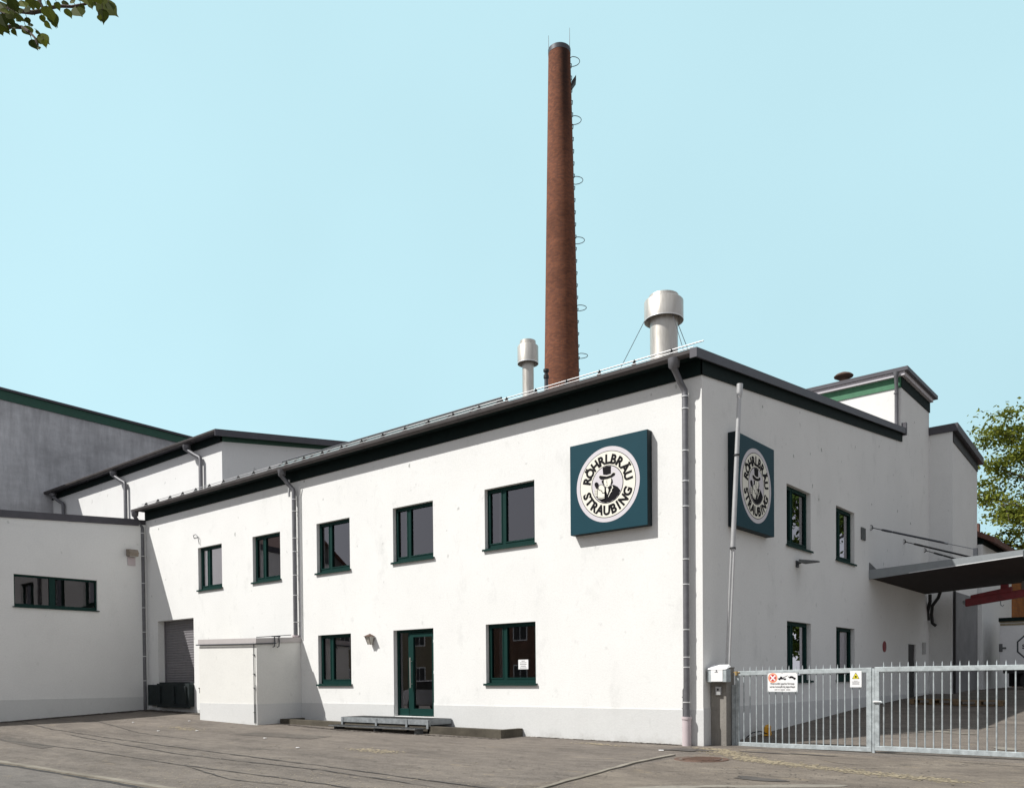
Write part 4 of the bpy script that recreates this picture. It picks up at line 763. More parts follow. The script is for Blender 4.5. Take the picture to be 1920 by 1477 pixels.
mb = MB(); mb.hexa([(0.10, -0.16, -0.02), (0.52, -0.02, -0.03), (0.52, 0.14, -0.03), (0.10, 0.28, -0.02), (0.10, -0.14, 0.06), (0.52, -0.0, -0.0), (0.52, 0.12, -0.0), (0.10, 0.26, 0.06)]); mb.build('housing', M_GRATE, sl_, bevel=0.01)

# ------------------------------------------------------------------ white plant enclosure against the facade
bx = thing('plant_enclosure', 'low white rendered enclosure with parapet built against the front wall', 'outbuilding')
BX0, BX1, BY = -16.30, -13.20, -1.52
mb = MB(); mb.add([(BX0, BY, -.2), (BX1, BY, -.2), (BX1, -0.002, -.2), (BX0, -.002, -.2), (BX0, BY, 2.53), (BX1, BY, 2.46), (BX1, -.002, 2.56), (BX0, -.002, 2.62)], [(0, 1, 5, 4), (1, 2, 6, 5), (3, 0, 4, 7)]); mb.build('wall', stucco('enclosure_render', (0.75, 0.745, 0.71), amount=0.35), bx)
mb = MB(); mb.box(BX0, BX1 + .012, BY - .012, BY - .001, -.2, .70); mb.box(BX1 + .001, BX1 + .012, BY - .001, -0.014, -.2, .70); mb.build('plinth', M_PLINTH, bx)
mb = MB(); mb.hexa([(BX0, BY - .04, 2.50), (BX1 + .04, BY - .04, 2.43), (BX1 + .04, BY - .005, 2.43), (BX0, BY - .005, 2.50), (BX0, BY - .04, 2.655), (BX1 + .04, BY - .04, 2.585), (BX1 + .04, BY - .005, 2.585), (BX0, BY - .005, 2.655)])
mb.hexa([(BX1 + .005, BY - .005, 2.43), (BX1 + .04, BY - .005, 2.43), (BX1 + .04, -.005, 2.52), (BX1 + .005, -.005, 2.52), (BX1 + .005, BY - .005, 2.585), (BX1 + .04, BY - .005, 2.585), (BX1 + .04, -.005, 2.66), (BX1 + .005, -.005, 2.66)])
mb.build('parapet_trim', plain('pinkish_grey_trim', (0.46, 0.43, 0.42), 0.6, var=0.05), bx)
mb = MB(); mb.tube([(BX0 - .08, BY - .06, 2.49), (BX1 + .06, BY - .06, 2.42), (BX1 + .06, -.9, 2.455)], 0.018, 8); mb.build('drip_rail', M_DARKPIPE, bx)
mb = MB(); xx = BX1 - .10; mb.tube([(xx, BY - .03, 0.15), (xx, BY - .03, 2.5)], 0.012, 8); mb.tube([(xx + .06, BY - .03, 0.15), (xx + .06, BY - .03, 1.25)], 0.010, 8)
for z in (0.45, 1.15, 1.55, 2.1): mb.box(xx - .03, xx + .03, BY - .045, BY - .002, z, z + .025)
mb.build('earthing_rod', M_GRATE, bx)
mb = MB(); zz = 2.66; mb.tube([(BX1 - .15, BY + .1, 2.62), (BX1 - .2, -0.2, 2.73)], 0.012, 6)
mb.tube([(BX1 + .05, -.95, 2.66), (BX1 + .07, -.95, 2.5), (BX1 + .09, -.98, 2.36), (BX1 + .07, -1.03, 2.34)], 0.016, 8); mb.tube([(BX1 + .05, -.80, 2.66), (BX1 + .07, -.80, 2.5), (BX1 + .09, -.83, 2.36), (BX1 + .07, -.88, 2.34)], 0.016, 8)
mb.box(BX1 - .03, BX1 + .06, -1.0, -.75, 2.64, 2.67); mb.build('cable_clamp', M_DARKPIPE, bx)
mb = MB(); mb.box(BX0 - .06, BX0 - .004, BY + .03, -.003, .32, 2.40); mb.build('metal_door', M_CREAM, bx)
mb = MB(); mb.box(BX0 - .10, BX0 - .06, BY + .10, BY + .18, 1.10, 1.16); mb.box(BX0 - .12, BX0 - .10, BY + .02, BY + .18, 1.14, 1.17); mb.box(BX0 - .11, BX0 - .09, BY + .04, BY + .07, 1.0, 1.16); mb.build('door_handle', M_BLACK, bx)

mb = MB(); mb.quad((BX0, BY, 2.54), (BX1, BY, 2.47), (BX1, -.002, 2.56), (BX0, -.002, 2.62)); mb.build('bounce_stop_roof', M_TAR, bx)  # unseen dark top, added to stop sun bouncing onto the wall above

# ------------------------------------------------------------------ concrete planter curb and steel steps at the entrance
cb = thing('concrete_planter', 'long low mossy concrete kerb framing a soil strip under the front wall', 'planter')
x0, x1, yo = -13.15, -4.62, -0.80
def zc(x): return 0.20 + (x + 4.6) * -0.006
def cbeam(mb, xa, xb, ya, yb): mb.hexa([(xa, ya, -.2), (xb, ya, -.2), (xb, yb, -.2), (xa, yb, -.2), (xa, ya, zc(xa)), (xb, ya, zc(xb)), (xb, yb, zc(xb)), (xa, yb, zc(xa))])
mb = MB(); cbeam(mb, x0, x1, yo, yo + .13); cbeam(mb, x0, x0 + .13, yo + .13, -.02); cbeam(mb, x1 - .13, x1, yo + .13, -.02); mb.build('kerb_wall', M_CURB, cb, bevel=0.008)
mb = MB(); cbm = [(x0 + .13, yo + .13), (x1 - .13, yo + .13), (x1 - .13, -.013), (x0 + .13, -.013)]; mb.add([(a, b_, zc(a) - .05) for a, b_ in cbm], [(0, 1, 2, 3)]); mb.build('soil', M_SOIL, cb)
st = thing('entrance_steps', 'galvanised grating platform with a lower step in front of the entrance door', 'steps')
def grating(mb, xa, xb, ya, yb, z, t_=0.03, nx=34, ny=9):
    mb.box(xa, xb, ya, ya + .012, z - t_, z); mb.box(xa, xb, yb - .012, yb, z - t_, z); mb.box(xa, xa + .012, ya + .012, yb - .012, z - t_, z); mb.box(xb - .012, xb, ya + .012, yb - .012, z - t_, z)
    mb.box(xa + .012, xb - .012, ya + .012, yb - .012, z - t_ * .7, z - t_ * .5)
    for i in range(1, nx): x = xa + (xb - xa) * i / nx; mb.box(x - .004, x + .004, ya + .012, yb - .012, z - t_ * .45, z - .002)
    for i in range(1, ny): y = ya + (yb - ya) * i / ny; mb.box(xa + .012, xb - .012, y - .003, y + .003, z - t_ * .49, z - .006)
mb = MB(); grating(mb, -10.30, -6.95, -0.80, -0.02, 0.378, .035, 90, 18); mb.build('platform', M_GRATE, st)
mb = MB(); mb.box(-10.30, -6.95, -0.83, -0.803, 0.245, 0.375); mb.box(-6.947, -6.92, -0.83, -0.03, 0.245, 0.375)
for x in (-10.28, -8.9, -7.75, -7.0): mb.box(x, x + .07, -0.845, -0.832, 0.15, 0.37); mb.box(x, x + .06, -0.80, -0.74, 0.0, 0.34)
mb.build('support_frame', plain('dull_galvanised', (0.24, 0.26, 0.27), 0.6, 0.2, var=0.3, scale=7), st)
mb = MB(); grating(mb, -10.35, -7.0, -1.22, -0.86, 0.175, .03, 60, 8)
for x in (-10.2, -8.6, -7.1): mb.box(x, x + .05, -1.15, -.9, 0.0, 0.14)
mb.build('lower_step', M_GRATE, st)

# ------------------------------------------------------------------ pillar, letter box, pole, gates
pl = MB(); pl.box(0.016, 0.352, 0.30, 0.66, -0.2, 1.53); pl.box(0.016, 0.362, 0.292, 0.67, 1.53, 1.555); pl = tag(pl.build('gate_pillar', M_PILLAR, bevel=0.008), 'square grey cement gate pillar beside the building corner', 'pillar')
lb = thing('letter_box', 'white letter box with a sloping lid mounted on the gate pillar', 'letter box', (0.245, 0.297, 1.26))
mb = MB(); mb.box(-0.205, 0.205, -0.20, 0.0, 0, 0.255); mb.build('box_body', M_ZINC, lb, bevel=0.006)
mb = MB(); mb.box(-0.12, 0.13, -0.208, -0.201, 0.012, 0.245); mb.build('front_door', M_WHITE, lb)
mb = MB(); mb.hexa([(-.21, -.215, .252), (.21, -.215, .252), (.21, 0, .30), (-.21, 0, .30), (-.17, -.205, .275), (.17, -.205, .275), (.17, -.0, .345), (-.17, -.0, .345)]); mb.build('lid', M_WHITE, lb)
mb = MB(); mb.tube([(0.0, -.206, .225), (0.0, -.216, .225)], 0.012, 10); mb.box(-.04, .03, -.2095, -.2085, .19, .20); mb.build('lock', M_INK, lb)
ic = thing('key_switch', 'small pale key switch box on the gate pillar under the letter box', 'switch', (0.20, 0.297, 1.0))
mb = MB(); mb.box(-.055, .055, -.06, 0, 0, .17); mb.build('switch_case', M_POLE, ic, bevel=0.008)
mb = MB(); mb.tube([(0, -.061, .11), (0, -.068, .11)], 0.022, 12); mb.build('lock', M_BLACK, ic)
po = thing('flagpole', 'slim pale pole rising from the gate pillar past the side wall sign', 'pole', (0.30, 0.47, 1.55))
mb = MB(); a = Vector((0, 0, 0)); b_ = Vector((0.285, 0, 5.58)); q = lambda t_: a + (b_ - a) * t_
mb.tube([q(0.42), q(0.97)], [0.048, 0.042], 14); mb.tube([q(.95), q(.963), q(.975), q(1.0)], [.042, .056, .06, .06], 14); mb.tube([q(0) + Vector((-.03, 0, 0)), q(.43) + Vector((-.03, 0, 0))], 0.020, 10); mb.tube([q(0) + Vector((.035, 0, 0)), q(.43) + Vector((.03, 0, 0))], 0.020, 10)
mb.build('pole_tube', M_POLE, po, smooth=True)
mb = MB()
for f in (0.425, 0.752): p_ = q(f); mb.tube([p_ - Vector((0, 0, .015)), p_ + Vector((0, 0, .015))], 0.06, 14); mb.tube([p_ + Vector((0, .03, 0)), p_ + Vector((-.02, .16, 0))], 0.012, 8)
mb.build('clamp', M_BLACK, po)
def gate(name, label, xa, xb, za0, za1, zt0, zt1, bars, x_first, step, loc):
    g = thing(name, label, 'gate', loc, group='galvanised yard gate leaves'); zl = lambda x, p, q_: p + (q_ - p) * (x - xa) / (xb - xa)
    mb = MB(); T = 0.03; H = 0.085
    def rail(z0, z1, h_): mb.hexa([(xa, -T, z0), (xb, -T, z1), (xb, T, z1), (xa, T, z0), (xa, -T, z0 + h_), (xb, -T, z1 + h_), (xb, T, z1 + h_), (xa, T, z0 + h_)])
    rail(za0, za1, H); rail(zt0 - H, zt1 - H, H)
    mb.box(xa, xa + .075, -T + .002, T - .002, za0 + H, zt0 - H); mb.box(xb - .09, xb, -T + .002, T - .002, za1 + H, zt1 - H)
    mb.build('gate_frame', M_ZINC, g, bevel=0.004)
    first = None
    for k in range(bars):
        x = x_first + k * step
        if x > xb - .1: break
        z0_, z1_ = zl(x, za0, za1) + H - .002, zl(x, zt0, zt1)
        if first is None:
            mb = MB(); hh = z1_ - z0_ - H + .004; mb.tube([(0, 0, 0), (0, 0, hh)], 0.0125, 8, cap=False); mb.tube([(0, 0, hh + H - .006), (0, 0, hh + H + .045), (0, 0, hh + H + .085)], [.011, .010, .003], 8)
            first = mb.build('bar', M_ZINC, g, smooth=True); o = first
        else: o = first.copy(); COL.objects.link(o); o.parent = g
        o.location = (x, 0, z0_)
    return g
g1 = gate('yard_gate', 'galvanised gate leaf with two warning signs, hinged at the gate pillar', 0, 2.615, -0.026, -0.012, 1.470, 1.505, 40, 0.172, 0.1311, (0.437, 0.55, 0))
g2 = gate('yard_gate', 'wider galvanised gate leaf without signs at the right edge', 0, 4.6, 0.015, 0.0, 1.514, 1.520, 40, 0.147, 0.1364, (3.108, 0.55, 0))
mb = MB(); mb.box(-.045, -.002, -.03, .03, -.03, 1.49); mb.box(-.04, .06, -.035, -.031, 0.86, .93); mb.tube([(0.02, -.05, .90), (.14, -.06, .885)], .012, 8); mb.build('lock_case', M_ZINC, g2)
mb = MB(); mb.box(-.02, .12, -.065, -.045, .885, .91); mb.build('handle', M_WHITE, g2)
mb = MB(); mb.box(-.072, -.005, -.04, .04, -.05, 1.2); mb.build('hinge_post', M_ZINC, g1)
mb = MB(); mb.tube([(0.03, -.04, 1.39), (0.03, -.04, 1.47)], .03, 10); mb.box(-.04, .1, -.045, -.032, 1.44, 1.46); mb.build('hinge', plain('rusty_yellow', (0.35, 0.24, 0.10), .7), g1)
# no parking sign
ns = thing('towing_sign', 'white sign with red cross disc and tow truck pictogram on the gate', 'sign', (1.118, 0.505, 1.07))
mb = MB(); mb.box(0, .585, 0, .008, 0, .365); mb.build('plate', M_WHITE, ns)
mb = MB(); mb.box(-.01, 0, -.003, .008, -.01, .375); mb.box(.585, .595, -.003, .008, -.01, .375); mb.box(0, .585, -.003, .008, -.01, 0); mb.box(0, .585, -.003, .008, .365, .375); mb.build('rim', M_ZINC, ns)
mb = MB()
def d2(r, cx, cz, y, mat, n=40): mb.use(mat); mb.add([(cx + r * math.cos(6.28318 * k / n), y, cz + r * math.sin(6.28318 * k / n)) for k in range(n)], [tuple(range(n))])
cx, cz = .105, .262; d2(.093, cx, cz, -.001, M_ORANGE); d2(.070, cx, cz, -.002, M_WHITE); d2(.066, cx, cz, -.003, M_RED); mb.use(M_WHITE)
for s_ in (1, -1): mb.add([(cx + (a * .7071 - b_ * .7071 * s_) * 1, -.004 - .0005 * (s_ > 0), cz + (a * .7071 * s_ + b_ * .7071)) for a, b_ in ((-.066, -.013), (.066, -.013), (.066, .013), (-.066, .013))], [(0, 1, 2, 3)])
mb.use(M_INK)
def poly(pts, y=-.002): mb.add([(a, y, b_) for a, b_ in pts], [tuple(range(len(pts)))])
poly([(.21, .235), (.37, .235), (.37, .252), (.30, .258), (.29, .285), (.255, .29), (.245, .262), (.21, .255)]); poly([(.305, .258), (.40, .305), (.402, .312), (.30, .268)], -.0025)
poly([(.41, .275), (.43, .272), (.545, .235), (.56, .24), (.555, .262), (.525, .272), (.50, .292), (.46, .298), (.44, .285), (.41, .29)])
for c in ((.24, .235), (.345, .235), (.445, .268), (.53, .24)): d2(.016, c[0], c[1], -.003, M_INK, 14)
for c in ((.012, .352), (.29, .352), (.573, .352), (.012, .012), (.29, .012), (.573, .012)): d2(.006, c[0], c[1], -.003, M_INK, 10)
mb.build('pictogram', None, ns)
text_mesh([('Widerrechtlich geparkte Fahrzeuge', .052, .2925, .135, 0, -.001, .64), ('werden kostenpflichtig abgeschleppt', .052, .2925, .075, 0, -.001, .66)], M_INK, 'lettering', ns, depth=.0008, bold=.01)
mb = MB()
for a, b_ in ((.14, .20), (.215, .24), (.255, .345), (.37, .45)): mb.box(a, b_, -.0015, -.0002, .028, .040)
mb.build('small_print', M_INK, ns)
ys = thing('warning_sign', 'small white sign with yellow warning triangle on the gate', 'sign', (2.682, 0.505, 1.150))
mb = MB(); mb.box(0, .205, 0, .008, 0, .295); mb.build('plate', M_WHITE, ys, bevel=.004)
mb = MB(); mb.use(M_INK); poly([(.037, .155), (.168, .155), (.1025, .272)], -.001); mb.use(M_YSIGN); poly([(.05, .163), (.155, .163), (.1025, .256)], -.002); mb.use(M_INK); poly([(.085, .178), (.12, .178), (.125, .20), (.10, .215), (.08, .195)], -.003)
for k, wd in enumerate((.07, .13, .13, .12, .13)): c = .115 - k * .016; poly([(.1025 - wd / 2, c), (.1025 + wd / 2, c), (.1025 + wd / 2, c + .005), (.1025 - wd / 2, c + .005)], -.001)
mb.build('pictogram', None, ys)
# yellow and black folding barrier lying by the side wall
fb = thing('folding_barrier', 'folded yellow parking barrier with a black bar by the side wall', 'barrier', (0.30, 2.35, gz(0.3, 2.4)))
fb.scale = (0.6, 0.8, 0.6)
mb = MB(); mb.box(-.02, .02, -.1, .3, 0.05, .36); mb.box(-.1, .14, .02, .06, 0, .30); mb.add([(-.03, -.12, .02), (.03, -.12, .02), (.03, .34, .02), (-.03, .34, .02), (-.03, .0, .40), (.03, .0, .40), (.03, .2, .42), (-.03, .2, .42)], [(0, 1, 5, 4), (1, 2, 6, 5), (2, 3, 7, 6), (3, 0, 4, 7), (4, 5, 6, 7)]); mb.build('yellow_plate', M_YELLOW, fb, bevel=.006)
mb = MB(); mb.tube([(.05, -.05, .10), (-.02, -.35, .20), (-.08, -.75, .18), (-.12, -1.05, .03)], .022, 8); mb.build('bar', M_BLACK, fb, smooth=True)

# ------------------------------------------------------------------ chimney
CX, CY = -22.25, 25.55
ch = thing('brick_chimney', 'tall round red brick factory chimney behind the building', 'chimney', (CX, CY, 8))
def rc(z): return 1.05 + (z + 8 - 19.1) * (0.652 - 1.05) / (38.7 - 19.1)
mb = MB(); prof = []; z = 0
while z < 30.6: prof.append((rc(z), z)); z += 0.5
prof += [(rc(30.6), 30.6), (rc(30.6) - .25, 30.62), (rc(30.6) - .25, 29.5)]
mb.lathe(prof, 64, cap=False); mb.build('shaft', M_CHIM, ch, smooth=True)
mb = MB(); mb.lathe([(rc(30.6) + .012, 30.45), (rc(30.6) + .02, 30.72), (rc(30.6) - .1, 30.74), (rc(30.6) - .26, 30.66)], 48, cap=False); mb.build('cap_ring', M_DARKPIPE, ch, smooth=True)
rv = Vector((math.cos(YAW - 0.02), math.sin(YAW - 0.02)))   # flank that carries the ladder
mb = MB()
for k in range(42):
    z = 1 + k * 0.72; r_ = rc(z)
    if z > 30: break
    c = Vector((rv.x, rv.y, 0)); tn = Vector((-rv.y, rv.x, 0)); A = c * (r_ - .02); mb.tube([A + tn * .17 + Vector((0, 0, z)), A + tn * .17 + c * .06 + Vector((0, 0, z)), A - tn * .17 + c * .06 + Vector((0, 0, z)), A - tn * .17 + Vector((0, 0, z))], .022, 6)
mb.build('rung', M_BLACK, ch)
for z_ in (38.05, 34.6, 31.05, 27.5, 23.5, 20.65, 17.5):
    z = z_ - 8; r_ = rc(z); mb = MB(); P = []; c = Vector((rv.x, rv.y, 0)); tn = Vector((-rv.y, rv.x, 0)); cc = c * (r_ + .08)
    for k in range(17): a = -math.pi / 2 + math.pi * k / 16; P.append(cc + c * .46 * math.cos(a) + tn * .40 * math.sin(a) + Vector((0, 0, z)))
    P = [c * (r_ - .05) - tn * .30 + Vector((0, 0, z))] + P + [c * (r_ - .05) + tn * .30 + Vector((0, 0, z))]
    mb.tube(P, .020, 6); mb.build('safety_hoop', M_DARKPIPE, ch, smooth=True)
for a_, hh in ((YAW + math.pi, 1.0), (YAW - .3, 1.3)):
    mb = MB(); x, y = math.cos(a_) * (rc(30.6) - .03), math.sin(a_) * (rc(30.6) - .03); mb.tube([(x, y, 30.0), (x * 1.02, y * 1.02, 30.6 + hh)], [.022, .012], 6); mb.build('lightning_rod', M_DARKPIPE, ch)
mb = MB(); c = Vector((rv.x, rv.y, 0)); tn = Vector((-rv.y, rv.x, 0)); r_ = rc(28.7)
P = [c * r_ - tn * .2, c * (r_ + .28) - tn * .2, c * (r_ + .28) + tn * .2, c * r_ + tn * .2]
mb.hexa([p_ + Vector((0, 0, 28.45 + (.38 if i in (1, 2) else 0))) for i, p_ in enumerate(P)] + [p_ + Vector((0, 0, 28.75 + (.38 if i in (1, 2) else 0))) for i, p_ in enumerate(P)]); mb.build('inspection_box', M_BLACK, ch)

# ------------------------------------------------------------------ steel stacks on the main roof
def stack(x, y, r, zc0, zc1, rcap, zbase, label):
    t_ = thing('steel_stack', label, 'roof vent', (x, y, zbase), group='stainless steel roof stacks'); h0, h1 = zc0 - zbase, zc1 - zbase
    mb = MB(); mb.lathe([(r * 1.02, 0), (r, .05), (r, h0 + .3)], 40); mb.build('stem', M_STEEL, t_, smooth=True)
    mb = MB(); q = rcap; mb.lathe([(r + .01, h0 + .30), (q * .97, h0 + .02), (q * .985, h0), (q, h0), (q, h1), (q * .97, h1 + .02), (q * .78, h1 + .04), (q * .76, h1 + .16), (q * .70, h1 + .17), (.02, h1 + .22)], 48, cap=False); c = mb.build('cap', M_STEEL, t_, smooth=True)
    mb = MB(); mb.lathe([(q * 1.004, h0 + .0), (q * 1.012, h0 + .012), (q * 1.004, h0 + .025)], 48, cap=False); mb.build('rim', M_BAND, c, smooth=True); return t_
s_ = stack(-4.35, 6.2, 0.395, 11.55, 12.10, 0.555, zr(6.2) - .05, 'large stainless steel stack with wide drum cap near the building corner')
mb = MB(); hb = 11.55 - (zr(6.2) - .05)
for (dx, dy) in ((-1.6, -1.6), (1.75, -1.1), (1.2, 0.9)): mb.tube([(dx * .25, dy * .25, hb), (dx, dy, .05 + dy * SL)], .009, 5)
mb.build('guy_wire', M_DARKPIPE, s_)
stack(-7.35, 3.7, 0.165, 10.38, 10.86, 0.30, zr(3.7) - .05, 'slender stainless steel stack with drum cap left of the brick chimney')
p_ = thing('vent_pipe', 'thin dark vent pipe on the roof in front of the brick chimney', 'roof vent', (-6.35, 3.25, zr(3.25) - .03))
mb = MB(); mb.tube([(0, 0, 0), (0, 0, 1.6)], .055, 12); mb.build('pipe_tube', M_DARKPIPE, p_)
mb = MB(); mb.lathe([(.05, 1.5), (.075, 1.52), (.075, 1.60), (.05, 1.62), (.05, 1.68), (.08, 1.70), (.08, 1.76), (.02, 1.78)], 16); mb.build('cap', M_BLACK, p_)
sk = thing('roof_skylight', 'long glazed ridge skylight just above the gutter of the main roof', 'skylight', (0, 0, 0))
mb = MB(); xa, xb, yc, hw = -15.5, -6.12, 1.05, .5; zb_, zp = zr(yc) - .06, 8.48
mb.prism([(yc - hw, zb_), (yc + hw, zb_ + .05), (yc + hw, zb_ + .20), (yc, zp), (yc - hw, zb_ + .14)], xa, xb, 'x'); mb.build('glazing', plain('greenish_glazing', (0.05, 0.06, 0.055), .3, var=.2), sk)
mb = MB(); mb.tube([(xa, yc, zp), (xb + .02, yc, zp)], .03, 8)
for k in range(12): x = xb - k * .85; mb.tube([(x, yc, zp + .01), (x, yc - hw - .01, zb_ + .15)], .018, 6)
mb.tube([(xb, yc, zp), (xb, yc + hw, zb_ + .2)], .025, 6); mb.build('glazing_bar', M_DARKPIPE, sk)

# ------------------------------------------------------------------ things in the yard
def pallet(x, y, rz, label):
    t_ = thing('pallet', label, 'pallet', (x, y, gz(x, y)), rz, group='wooden pallets by the rear block')
    mb = MB()
    for k in range(5): mb.box(-.6, .6, -.4 + k * .17, -.4 + k * .17 + .12, .122, .144)
    mb.build('deck_boards', M_WOOD, t_); mb = MB()
    for yy in (-.4, -.05, .3):
        for xx in (-.6, -.07, .46): mb.box(xx, xx + .14, yy, yy + .1, .022, .10)
        mb.box(-.6, .6, yy, yy + .1, 0, .022)
    for xx in (-.6, -.07, .46): mb.box(xx, xx + .14, -.4, .4, .10, .122)
    mb.build('blocks', M_WOOD, t_); return t_
pallet(1.5, 11.6, 0.05, 'low wooden pallet on the shaded yard, the left one'); pallet(2.75, 11.2, 0.1, 'low wooden pallet on the shaded yard, the right one')
tk = thing('beer_trailer', 'white box trailer with octagonal emblem parked at the back of the yard', 'trailer', (1.50, 21.4, 0.78))
mb = MB(); mb.box(0, 3.0, 0, 2.2, .82, 2.55); mb.build('trailer_body', M_WHITE, tk, bevel=.02)
mb = MB(); mb.box(-.03, 3.03, -.05, 2.25, 2.60, 2.74); mb.build('roof_edge', M_FRIEZE, tk)
mb = MB(); mb.box(-.01, 3.01, -.02, 2.2, 2.55, 2.60); mb.box(0.02, 2.95, -.012, -.001, 2.44, 2.52); mb.build('trim_stripe', M_TAN, tk)
mb = MB(); mb.box(.1, 2.9, .1, 2.1, .62, .82); mb.box(.0, 3.0, 1.9, 2.0, 0.1, .8); mb.build('chassis', M_BLACK, tk)
for xw in (1.0, 1.9): mb = MB(); mb.tube([(xw, .12, .34), (xw, .36, .34)], .34, 24); wh = mb.build('wheel', M_RUBBER, tk, smooth=True); mb = MB(); mb.tube([(xw, .10, .34), (xw, .125, .34)], .18, 18); mb.build('hub', M_ZINC, wh)
mb = MB(); mb.box(-.02, .10, -.03, .0, 1.45, 1.75); mb.box(.05, .22, -.025, -.003, 1.55, 1.62); mb.build('latch', M_GRATE, tk)
mb = MB(); mb.use(M_DARKPIPE); n = 8; oc = lambda r, y: [(1.05 + r * math.cos(R(22.5) + 6.28318 * k / n), y, 1.62 + r * math.sin(R(22.5) + 6.28318 * k / n)) for k in range(n)]
mb.add(oc(.52, -.004), [tuple(range(8))]); mb.use(M_WHITE); mb.add(oc(.46, -.008), [tuple(range(8))]); mb.build('emblem', None, tk)
text_mesh([('ST', .22, .86, 1.55, 0, -.011, 1.0)], M_INK, 'lettering', tk, depth=.001, bold=.03)
yb_ = thing('yard_building', 'pale building with an orange brick bay at the back of the yard', 'building', (0, 0, 0))
mb = MB(); mb.box(-6, 0.90, 21.4, 27.6, -.2, 6.4); mb.build('wall', M_WALL2, yb_)
o = MB(); o.box(0, 14, 0, 6, 0, 6.4); bw_ = o.build('brick_wall', M_OBRICK, yb_, loc=(0.90, 27.601, -.2)); bw_.rotation_euler = (0, 0, R(90))
mb = MB(); mb.prism([(-6.2, 9.9), (-2.0, 8.6), (-.85, 7.5), (1.3, 6.45), (1.3, 6.65), (-.8, 7.7), (-1.95, 8.8), (-6.2, 10.1)], 21.5, 42, 'y'); mb.box(-1.0, -.85, 30, 30.3, 7.2, 8.6); mb.build('roof', M_TILE, yb_)
mb = MB(); mb.prism([(-5.9, 6.4), (-5.9, 9.7), (-2.0, 8.55), (-.85, 7.45), (.9, 6.6), (.9, 6.4)], 21.7, 41.9, 'y'); mb.build('gable', M_FRIEZE, yb_)
cr = thing('loader_crane', 'dark red folded crane arm reaching in under the canopy', 'crane', (0, 0, 0))
A, B = Vector((3.15, 7.09, 3.03)), Vector((5.6, 9.0, 3.42)); dv = (B - A).normalized(); nn = Vector((-dv.y, dv.x, 0)); 
A, B = Vector((1.80, 14.2, 3.63)), Vector((4.6, 14.6, 4.02))
mb = MB(); u = Vector((0, .1, 0))
mb.hexa([A - u - Vector((0, 0, .13)), B - u - Vector((0, 0, .13)), B + u - Vector((0, 0, .13)), A + u - Vector((0, 0, .13)), A - u + Vector((0, 0, .10)), B - u + Vector((0, 0, .10)), B + u + Vector((0, 0, .10)), A + u + Vector((0, 0, .10))]); mb.box(4.5, 4.75, 14.45, 14.75, gz(4.6, 14.6), 4.2); mb.build('lower_arm', M_DEEPRED, cr, bevel=.01)
mb = MB(); A2, B2 = A + Vector((.15, -.02, .12)), A + Vector((1.25, .1, .25)); mb.hexa([A2 - u, B2 - u, B2 + u, A2 + u, A2 - u + Vector((0, 0, .09)), B2 - u + Vector((0, 0, .16)), B2 + u + Vector((0, 0, .16)), A2 + u + Vector((0, 0, .09))]); mb.box(2.75, 2.95, 14.2, 14.4, 3.95, 4.12); mb.build('upper_arm', M_DEEPRED, cr, bevel=.01)
mb = MB(); mb.tube([A + Vector((-.08, 0, 0)), A], .06, 12); mb.tube([Vector((2.75, 14.25, 3.62)), Vector((2.75, 14.25, 3.5)), Vector((2.80, 14.25, 3.45)), Vector((2.84, 14.25, 3.5))], .016, 6); mb.build('hook', M_ZINC, cr)
dl = thing('canopy_heater', 'grey metal unit hanging below the canopy by the crane arm', 'duct', (3.5, 15.4, 4.0))
mb = MB(); mb.box(-.35, .5, -.2, .3, -.02, .28); mb.build('housing', M_PILLAR, dl, bevel=.03); mb = MB(); mb.tube([(-.1, 0, .28), (-.1, 0, .5)], .02, 6); mb.tube([(.3, 0, .28), (.3, 0, .5)], .02, 6); mb.build('hanger', M_BLACK, dl)

